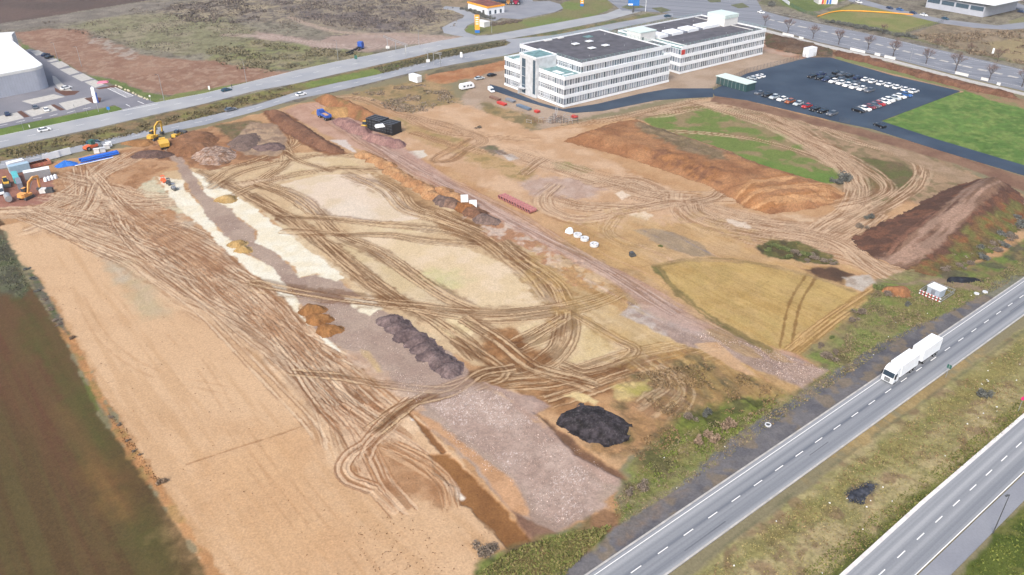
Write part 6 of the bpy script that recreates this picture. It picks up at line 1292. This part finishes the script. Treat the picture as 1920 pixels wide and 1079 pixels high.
# ------------------------------------------------------------------ vegetation
M_VEG=soil_mat('foliage',fine=.5,amt=.25,bump=0)
def leaf_mesh(name,n,R3,c1,c2,size,seed,up=.5,lumps=5):
    rg=np.random.default_rng(seed); L=rg.normal(size=(lumps,3))*.38; L[:,2]=abs(L[:,2]); 
    k=rg.integers(0,lumps,n); d=rg.normal(size=(n,3)); d/=np.linalg.norm(d,axis=1)[:,None]; rr=rg.uniform(.1,1,n)**.6*.6
    c=(L[k]+d*rr[:,None]); c[:,2]=abs(c[:,2]); c/=np.maximum(1,np.abs(c).max(0)); c=c*np.array(R3)
    return tri_cloud(name,c,size,c1,c2,rg,up)
def tri_cloud(name,c,size,c1,c2,rg,up=.5):
    n=len(c); a=rg.normal(size=(n,3)); a[:,2]*=up; b=rg.normal(size=(n,3)); b[:,2]=abs(b[:,2])+up
    s=(np.asarray(size)*rg.uniform(.6,1.4,n))[:,None]
    a=a/np.linalg.norm(a,axis=1)[:,None]*s*.5; b=b/np.linalg.norm(b,axis=1)[:,None]*s
    v=np.stack([c-a,c+a,c+b],1).reshape(-1,3).astype(np.float32); me=bpy.data.meshes.new(name)
    me.vertices.add(3*n); me.vertices.foreach_set('co',v.ravel()); me.loops.add(3*n); me.loops.foreach_set('vertex_index',np.arange(3*n,dtype=np.int32)); me.polygons.add(n); me.polygons.foreach_set('loop_start',np.arange(0,3*n,3,dtype=np.int32)); me.update(calc_edges=True)
    t=rg.uniform(0,1,n)[:,None]; C=(alb(c1)*(1-t)+alb(c2)*t)*rg.uniform(.7,1.3,(n,1)) if not callable(c1) else c1(c,rg)
    C=C*1.4
    add_attr(me,np.repeat(C,3,0).astype(np.float32)); me.materials.append(M_VEG); return me
BUSH={'dark':leaf_mesh('bush',1100,(1,1,.6),(122,110,102),(150,138,122),.12,1,lumps=9),'green':leaf_mesh('bush',1100,(1,1,.6),(98,112,74),(130,138,88),.12,2,lumps=9),'pale':leaf_mesh('bush',1300,(1,1,.75),(148,128,110),(170,150,128),.2,3),'slate':leaf_mesh('bush',1100,(1,1,.65),(98,102,102),(126,128,120),.12,4,lumps=9)}
def bush(u,v,s,kind,label,group=None,h=1.):
    o=bpy.data.objects.new('bush',BUSH[kind]); COL.objects.link(o); x,y=G(u,v); o.location=(x,y,-.1); o.scale=(s,s*random.uniform(.8,1.1),s*h); o.rotation_euler=(0,0,random.uniform(0,6)); tag(o,label,'bush',group); return o
for i,(u,v,s) in enumerate(((48,505,1.6),(60,522,1.7),(72,545,1.4),(84,562,1.5),(94,581,1.5),(104,600,1.7),(113,607,1.5))): bush(u,v,s*.75,'slate' if i<3 else 'dark',f'grey leafless bush, {ORD[i]} from the top along the left sand field border','bushes on the left field border',.5)
bush(137,634,.8,'pale','small pale bush at the lower end of the border bushes'); bush(305,905,1.1,'pale','pale round bush beside white litter on the lower left border')
for i,(u,v,s) in enumerate(((207,783,.7),(222,797,.7),(238,826,.6),(250,846,.6),(262,852,.5))): bush(u,v,s,'dark',f'small dark weed tuft, {ORD[i]} from the top on the sandy left border','weed tufts on the left border')
for u,v,s,k,l in ((1203,914,1.7,'dark','dark bush on the verge near the lower end of the stone lane'),(1178,924,1.2,'dark','smaller dark bush left of the dark verge bush'),(1361,799,2.0,'pale','pale brown bush on the verge, right one of three'),(1332,819,1.8,'pale','pale brown bush on the verge, middle one of three'),(1312,826,1.4,'pale','pale brown bush on the verge, left one of three'),(1292,781,1.8,'dark','dark bush on the rough ground right of the black heap'),(1328,775,1.6,'slate','slate dark bush on the rough ground beside the dark one'),
  (1615,587,1.9,'dark','dark bush at the corner edge of the stubble field'),(1598,600,1.5,'dark','brown bush just below the stubble field corner bush'),(1541,648,1.2,'dark','dark bush at the lower tip of the stubble field'),(1552,668,2.1,'dark','large brown bush right of the stone road end'),(1568,660,1.3,'dark','brown bush touching the large one right of the road end'),(1560,632,.9,'green','single green shrub near the stubble field edge'),(1703,571,1.2,'slate','slate bush between transformer plot and stubble field'),
  (1646,541,2.0,'green','tall green shrub beside the orange earth heap'),(1664,551,1.9,'dark','dark bush in front of the orange earth heap'),(1841,741,2.1,'slate','dark bush alone in the central reservation'),(906,1038,2.3,'dark','dark leafless bush at the bottom edge of the sand field'),(925,1030,1.6,'dark','smaller dark bush right of the bottom edge bush'),(1584,338,3.6,'slate','dark bush by the bend of the curved track'),(1572,344,2.6,'slate','second dark bush left of the bend bush'),(1633,409,2.0,'slate','grey bush at the foot of the earth ramp'),(1612,425,2.2,'dark','low dark bush left of the grey bush at the ramp'),
  (1447,10,4.0,'slate','dark round bush on the lawn by the avenue junction'),(899,240,1.6,'dark','bush by the dirt edge near the scaffold'),(1240,462,.9,'green','small green tuft left of the long grey patch')):
    bush(u,v,s,k,l)
for u,v,s,k in ((1440,470,1.7,'green'),(1458,462,2,'green'),(1475,468,2.2,'green'),(1492,472,2.2,'dark'),(1508,476,2,'green'),(1525,483,2.2,'dark'),(1545,488,2,'dark'),(1560,494,1.6,'dark'),(1480,480,1.6,'green'),(1515,488,1.5,'dark')): bush(u,v,s,k,'low bush in the dark green scrub patch above the stubble field','bushes of the scrub patch above the stubble field',.5)
for u,v,s in ((1790,480,2.6),(1812,470,2.6),(1835,466,2.8),(1858,456,2.8),(1875,440,3),(1890,424,3),(1905,410,3),(1770,505,2.2),(1800,498,2.2),(1845,485,2.4),(1820,495,2),(1870,470,2.4),(1900,445,2.8),(1915,425,3),(1885,462,2.2)): bush(u,v,s,'slate' if u%2 else 'dark','dark bush in the thicket along the foot of the earth ramp','bushes along the foot of the earth ramp',.6)
for u,v,s in ((1560,43,3.2),(1572,45,3.2),(1583,47,3.4),(1596,50,3.2),(1608,52,3.6),(1620,54,3.8),(1634,57,3.8),(1645,58,3.2),(1660,62,3.4),(1682,68,3.4),(1700,69,3.4),(1712,71,2.8)): bush(u,v,s,'slate',f'hedge bush, {(ORD+["twelfth"])[(0 if u<1561 else [1560,1572,1583,1596,1608,1620,1634,1645,1660,1682,1700,1712].index(u))]} from the left between sloping lawn and avenue','hedge bushes between lawn and avenue',.8)
for u,v,s in ((866,18,2.4),(874,20,2.6),(882,21,2.6),(890,24,3),(898,27,3),(905,31,3),(912,34,2.8),(921,36,2.4)): bush(u,v,s,'slate',f'hedge bush, {ORD[[866,874,882,890,898,905,912,921].index(u)]} from the left along the filling station shop','hedge at the filling station shop')
for u,v,s in ((921,47,2.4),(928,47,2.6),(936,46,2.6),(944,45,2.8),(952,43,2.8),(960,42,2.6),(969,41,2.4),(974,40,2)): bush(u,v,s,'dark',f'purplish hedge bush, {ORD[[921,928,936,944,952,960,969,974].index(u)]} from the left between forecourt and lawn','hedge between forecourt and lawn')
# bare trees along the avenue
def tree_mesh(seed,h=9.):
    rg=random.Random(seed); m=MB(); tw=[]
    m.tube((0,0,0),(0,0,h*.3),.19,.14,6)
    def br(p,d,L,r,lv):
        q=p+d*L; m.tube(p,q,r,r*.55,4 if lv else 5,False)
        if lv==3: tw.append(q); return
        for k in range(4 if lv<2 else 3):
            nd=(d+Vector((rg.uniform(-.8,.8),rg.uniform(-.8,.8),rg.uniform(-.05,.55)))).normalized(); br(p+d*L*rg.uniform(.5,1),nd,L*rg.uniform(.55,.75),r*.5,lv+1)
    for k in range(5): a=k*1.26+rg.uniform(-.3,.3); br(Vector((0,0,h*.27)),Vector((math.cos(a)*.7,math.sin(a)*.7,1)).normalized(),h*.27,.09,0)
    br(Vector((0,0,h*.27)),Vector((0,0,1)),h*.3,.1,0); return m,tw
TREES=[]
for s in (1,2,3):
    m,tw=tree_mesh(s); n0=6; k=len(m.f)
    tr_=MB(); tr_.tube((0,0,-.1),(0,0,2.8),.2,.14,7)
    rg=np.random.default_rng(s); c=np.array([tuple(p) for p in tw for _ in range(2)])+rg.normal(size=(len(tw)*2,3))*.28
    r=empty('bare_tree',(0,0,0)); tr_.build('trunk',M_BARK,r); m.build('branches',M_BARK,r)
    o=link('twigs',tri_cloud('twigs',c,.22,(128,104,96),(150,122,112),rg,1.),None,r); TREES.append(r)
tp=[(1434,49,.8),(1477,62,1),(1524,73,.95),(1572,84,1),(1627,94,.95),(1674,107,1.12),(1736,120,.95),(1791,134,1.1),(1855,150,.95),(1916,163,1.05)]
ur=[0,0,0]
for i,(u,v,s) in enumerate(tp):
    k=i%3
    if not ur[k]: o=TREES[k]; ur[k]=1; o.location=P3(u,v); o.scale=(s,)*3
    else: o=copy_tree(TREES[k],P3(u,v),i*1.7,scale=(s,)*3); o.name='bare_tree'
    tag(o,f'bare roadside tree, {ORD[i]} from the left in the row between avenue and pavement','tree','bare trees along the avenue')
for i,(u,v,s) in enumerate(((1757,90,.65),(1817,102,.7),(1870,116,.85),(1655,64,.7))):
    o=copy_tree(TREES[i%3],P3(u,v),i*2.,scale=(s,)*3); o.name='bare_tree'; tag(o,('small bare tree across the avenue, left of the marker board','thin bare tree across the avenue behind the white marker board','reddish bare tree across the avenue near the right edge','small reddish tree inside the dark hedge beyond the avenue')[i],'tree')
# tufts of grass and scrub
def inpoly(W,n,rg):
    A=np.array(W); out=[]
    while sum(map(len,out))<n:
        p=rg.uniform(A.min(0),A.max(0),(n*2,2)); ins=np.zeros(len(p),bool)
        for i in range(len(A)):
            a,b=A[i],A[(i+1)%len(A)]; cnd=(a[1]>p[:,1])!=(b[1]>p[:,1]); ins^=cnd&(p[:,0]<(b[0]-a[0])*(p[:,1]-a[1])/(b[1]-a[1]+1e-12)+a[0])
        out.append(p[ins])
    return np.concatenate(out)[:n]
def tufts(name,areas,label,cat):
    rg=np.random.default_rng(11); Cs=[];Ss=[];Cc=[]
    for px,n,size,c1,c2,clump in areas:
        p=inpoly([G(*q) for q in px],int(n),rg)
        if clump: k=fbm(p[:,0],p[:,1],clump,99,3); p=p[k>.5]
        t=rg.uniform(0,1,(len(p),1)); Cc.append((alb(c1)*(1-t)+alb(c2)*t)*rg.uniform(.8,1.2,(len(p),1))); Cs.append(np.c_[p,np.full(len(p),-.12)]); Ss.append(np.full(len(p),size))
    c=np.concatenate(Cs); cc=np.concatenate(Cc); me=tri_cloud(name,c,np.concatenate(Ss),lambda a,b:cc,None,rg,.5); o=bpy.data.objects.new(name,me); COL.objects.link(o); tag(o,label,cat,kind='stuff'); return o
VG=[(1640,545),(1720,535),(1860,520),(1990,440),(1990,480),(1700,628),(1500,762),(1330,880),(1160,985),(1150,940),(1200,880),(1300,800),(1400,775),(1490,745),(1560,690),(1590,615)]
RG=[(1190,700),(1320,680),(1400,705),(1480,740),(1400,790),(1300,810),(1200,870),(1180,840),(1250,790),(1200,740)]
MD=[(1300,1090),(1960,600),(2150,520),(1960,740),(1550,1090)]
tufts('grass',[(VG,14000,.26,(120,124,78),(146,138,100),0),(VG,7000,.36,(124,112,92),(156,138,110),4.),(RG,6000,.4,(118,100,76),(150,126,92),3.),([(1200,880),(1330,790),(1500,735),(1400,800),(1250,910),(1170,960)],7000,.28,(104,122,56),(132,142,72),3.),(MD,14000,.24,(168,152,108),(140,136,84),0),(MD,5000,.32,(134,112,86),(150,128,96),5.),([(1480,1090),(1730,895),(1960,712),(1960,745),(1550,1090)],4000,.28,(98,108,54),(120,124,66),0),([(1800,1085),(1990,890),(2300,900),(2000,1200)],5000,.34,(100,112,52),(124,130,66),0),([(890,1080),(960,1030),(1060,1000),(1150,985),(1050,1085)],5000,.4,(110,122,62),(146,134,92),0)],'rough verge grass along the main road and in the central reservation','grass')
UP=[(-50,62),(300,8),(500,-10),(840,-20),(860,50),(720,60),(600,55),(560,68),(480,60),(300,100),(100,50)]
tufts('scrub',[(UP,12000,.7,(104,98,92),(132,122,108),14.),([(500,-5),(760,-10),(840,40),(760,62),(620,50),(540,25)],9000,.8,(92,86,88),(120,110,104),9.),([(290,10),(450,0),(500,20),(480,45),(350,42)],4000,1.,(96,90,90),(124,114,104),8.),([(380,95),(470,72),(560,85),(680,100),(560,126),(480,140),(420,125)],5000,.9,(104,100,84),(132,126,98),7.),([(660,176),(720,165),(790,158),(840,170),(862,192),(820,196),(800,214),(760,214),(700,198)],5000,.6,(134,122,112),(150,136,118),7.),([(-20,285),(300,225),(550,160),(545,178),(300,242),(-20,312)],6000,.7,(106,98,74),(128,118,88),4.),([(700,128),(840,96),(950,78),(945,86),(840,108),(720,138)],3000,.7,(92,92,76),(118,112,88),0),([(1700,66),(1960,55),(1960,130),(1800,98)],5000,.9,(120,106,92),(150,134,112),9.),([(0,440),(15,470),(60,535),(40,560),(-40,500)],600,.4,(92,96,78),(112,112,86),0),([(1430,80),(1480,82),(1560,106),(1510,106)],800,.6,(100,92,70),(120,104,84),0)],'dark scrub growing in clumps on the waste ground beyond the roads','scrub')
# clods and litter scattered on the sand
rg=np.random.default_rng(4); q=inpoly([G(*a) for a in [(60,520),(330,440),(560,640),(760,800),(880,880),(950,1010),(880,1090),(440,1090),(350,950),(200,740)]],260,rg); q2=inpoly([G(*a) for a in [(880,1090),(760,950),(640,1000),(700,1090)]],120,rg); q3=inpoly([G(*a) for a in [(200,770),(236,800),(262,850),(300,900),(280,900),(235,840)]],160,rg)
q=np.concatenate([q,q2,q3]); o=bpy.data.objects.new('clods',tri_cloud('clods',np.c_[np.repeat(q,3,0)+rg.normal(size=(len(q)*3,2))*.06,np.full(len(q)*3,-.1)],.16,(92,62,42),(120,88,58),rg,.4)); COL.objects.link(o); tag(o,'dark clods and weeds scattered over the sand field','clods',kind='stuff')
CH=[[(0,402),(160,330),(300,300),(480,270),(600,330),(900,440),(1060,560),(1280,640),(1320,690),(1100,740),(900,720),(760,780),(640,700),(440,570),(240,450)],[(560,200),(700,230),(960,400),(1200,520),(1500,670),(1440,700),(1180,575),(900,400)],[(1000,300),(1560,410),(1640,500),(1400,490),(1100,430),(940,340)]]
def scatter(name,areas,size,c1,c2,label,cat,zz=-.09):
    q=np.concatenate([inpoly([G(*a) for a in A_],n_,rg) for A_,n_ in areas]); k=fbm(q[:,0],q[:,1],7,55,3)>.47; q=q[k]; o=bpy.data.objects.new(name,tri_cloud(name,np.c_[q,np.full(len(q),zz)],size,c1,c2,rg,.4)); COL.objects.link(o); tag(o,label,cat,kind='stuff')
scatter('clods',[([(0,402),(160,330),(240,300),(300,400),(420,500),(560,620),(640,700),(740,790),(640,780),(440,570),(240,450)],6000),(CH[1],1600),(CH[2],1800)],.17,(128,90,60),(158,116,80),'loose brown clods thrown up along the wheel tracks of the site','clods')
scatter('stones',[([(720,690),(940,730),(1160,900),(1130,960),(1040,990),(900,880)],4200),([(400,390),(560,520),(760,610),(900,715),(700,690),(560,560)],900),([(1190,570),(1330,620),(1550,692),(1500,722),(1350,655)],2200)],.17,(222,208,200),(176,150,140),'crushed pale stones lying on the lanes of the site','stones')
q=np.concatenate([inpoly([G(*a) for a in MD],34,rg),inpoly([G(*a) for a in VG],12,rg)]); mb=MB()
for a,b in q: s_=rg.uniform(.05,.15); mb.box(a-s_,a+s_,b-s_*.7,b+s_*.7,-.05,.12,None,.6,.6)
o=mb.build('litter',M_OFFW); tag(o,'white scraps of litter scattered over the verges and the dark field','litter',kind='stuff')
# fences
def fence(pts,h,label,m,pitch=2.5):
    W=[G(*p) for p in pts]; r=empty('fence',(W[0][0],W[0][1],0)); tag(r,label,'fence'); f=MB(); p_=MB()
    for i in range(len(W)-1):
        a=Vector((*W[i],0))-r.location; b=Vector((*W[i+1],0))-r.location; L=(b-a).length; n=max(1,int(L/pitch))
        for z in (.1,h*.35,h*.7,h): f.tube(a+Vector((0,0,z)),b+Vector((0,0,z)),.03,n=4)
        k=int(L/.35)
        for j in range(k): q=a.lerp(b,j/k); f.tube(q+Vector((0,0,.1)),q+Vector((0,0,h)),.014,n=3,cap=False)
        for j in range(n+1): q=a.lerp(b,j/n); p_.tube(q,q+Vector((0,0,h+.1)),.05,n=5)
    f.build('mesh_panel',m,r); p_.build('post_row',m,r); r.children[-1]['kind']='stuff'; return r
fence([(1340,166),(1400,137),(1516,107),(1560,107)],2.0,'dark mesh fence along the back left edge of the car park',M_DGREY)
fence([(1573,230),(1592,234)],2.0,'short mesh fence panel at the car park exit',M_DGREY)
fence([(1698,63),(1735,52),(1768,43)],1.8,'mesh fence closing the right side of the sloping lawn',M_DGREY)
fence([(1482,12),(1510,26),(1530,30)],1.8,'green mesh fence below the striped pavilion',M_GREEN)
fence([(1536,20),(1570,20),(1604,6)],1.2,'dark hedge like fence around the striped pavilion yard',M_DGREY)
m=MB(); L_=[G(*p) for p in smooth_path([(1533,32),(1560,24),(1590,21.5),(1650,24),(1712,29)])]
for i in range(len(L_)-1): m.tube((*L_[i],.35),(*L_[i+1],.35),.33,n=6,cap=False)
tag(m.build('barrier_pipe',M_ORP),'long orange curved barrier lying across the sloping lawn','barrier')
m=MB(); m.box(-8,8,-.1,.1,.2,2.2); tag(m.build('white_hoarding',M_WHITE,None,P3(1473,6),ang((1467,1),(1482,12))),'white hoarding at the lawn edge by the junction','hoarding')
print('veg',time.time()-T0)
# ------------------------------------------------------------------ thin winter haze
hz=MB(); hz.box(-900,900,-250,1400,-3,125); ho=hz.build('haze',None); ho['kind']='stuff'
vm=bpy.data.materials.new('haze_air'); vm.use_nodes=True; n=vm.node_tree.nodes; n.remove(n['Principled BSDF']); pv_=n.new('ShaderNodeVolumePrincipled'); pv_.inputs['Density'].default_value=.00011; pv_.inputs['Color'].default_value=(.86,.92,1,1); pv_.inputs['Anisotropy'].default_value=.2
vm.node_tree.links.new(pv_.outputs[0],n['Material Output'].inputs['Volume']); ho.data.materials.append(vm)
sc.cycles.volume_bounces=1
bpy.context.view_layer.update()
print('done',time.time()-T0)
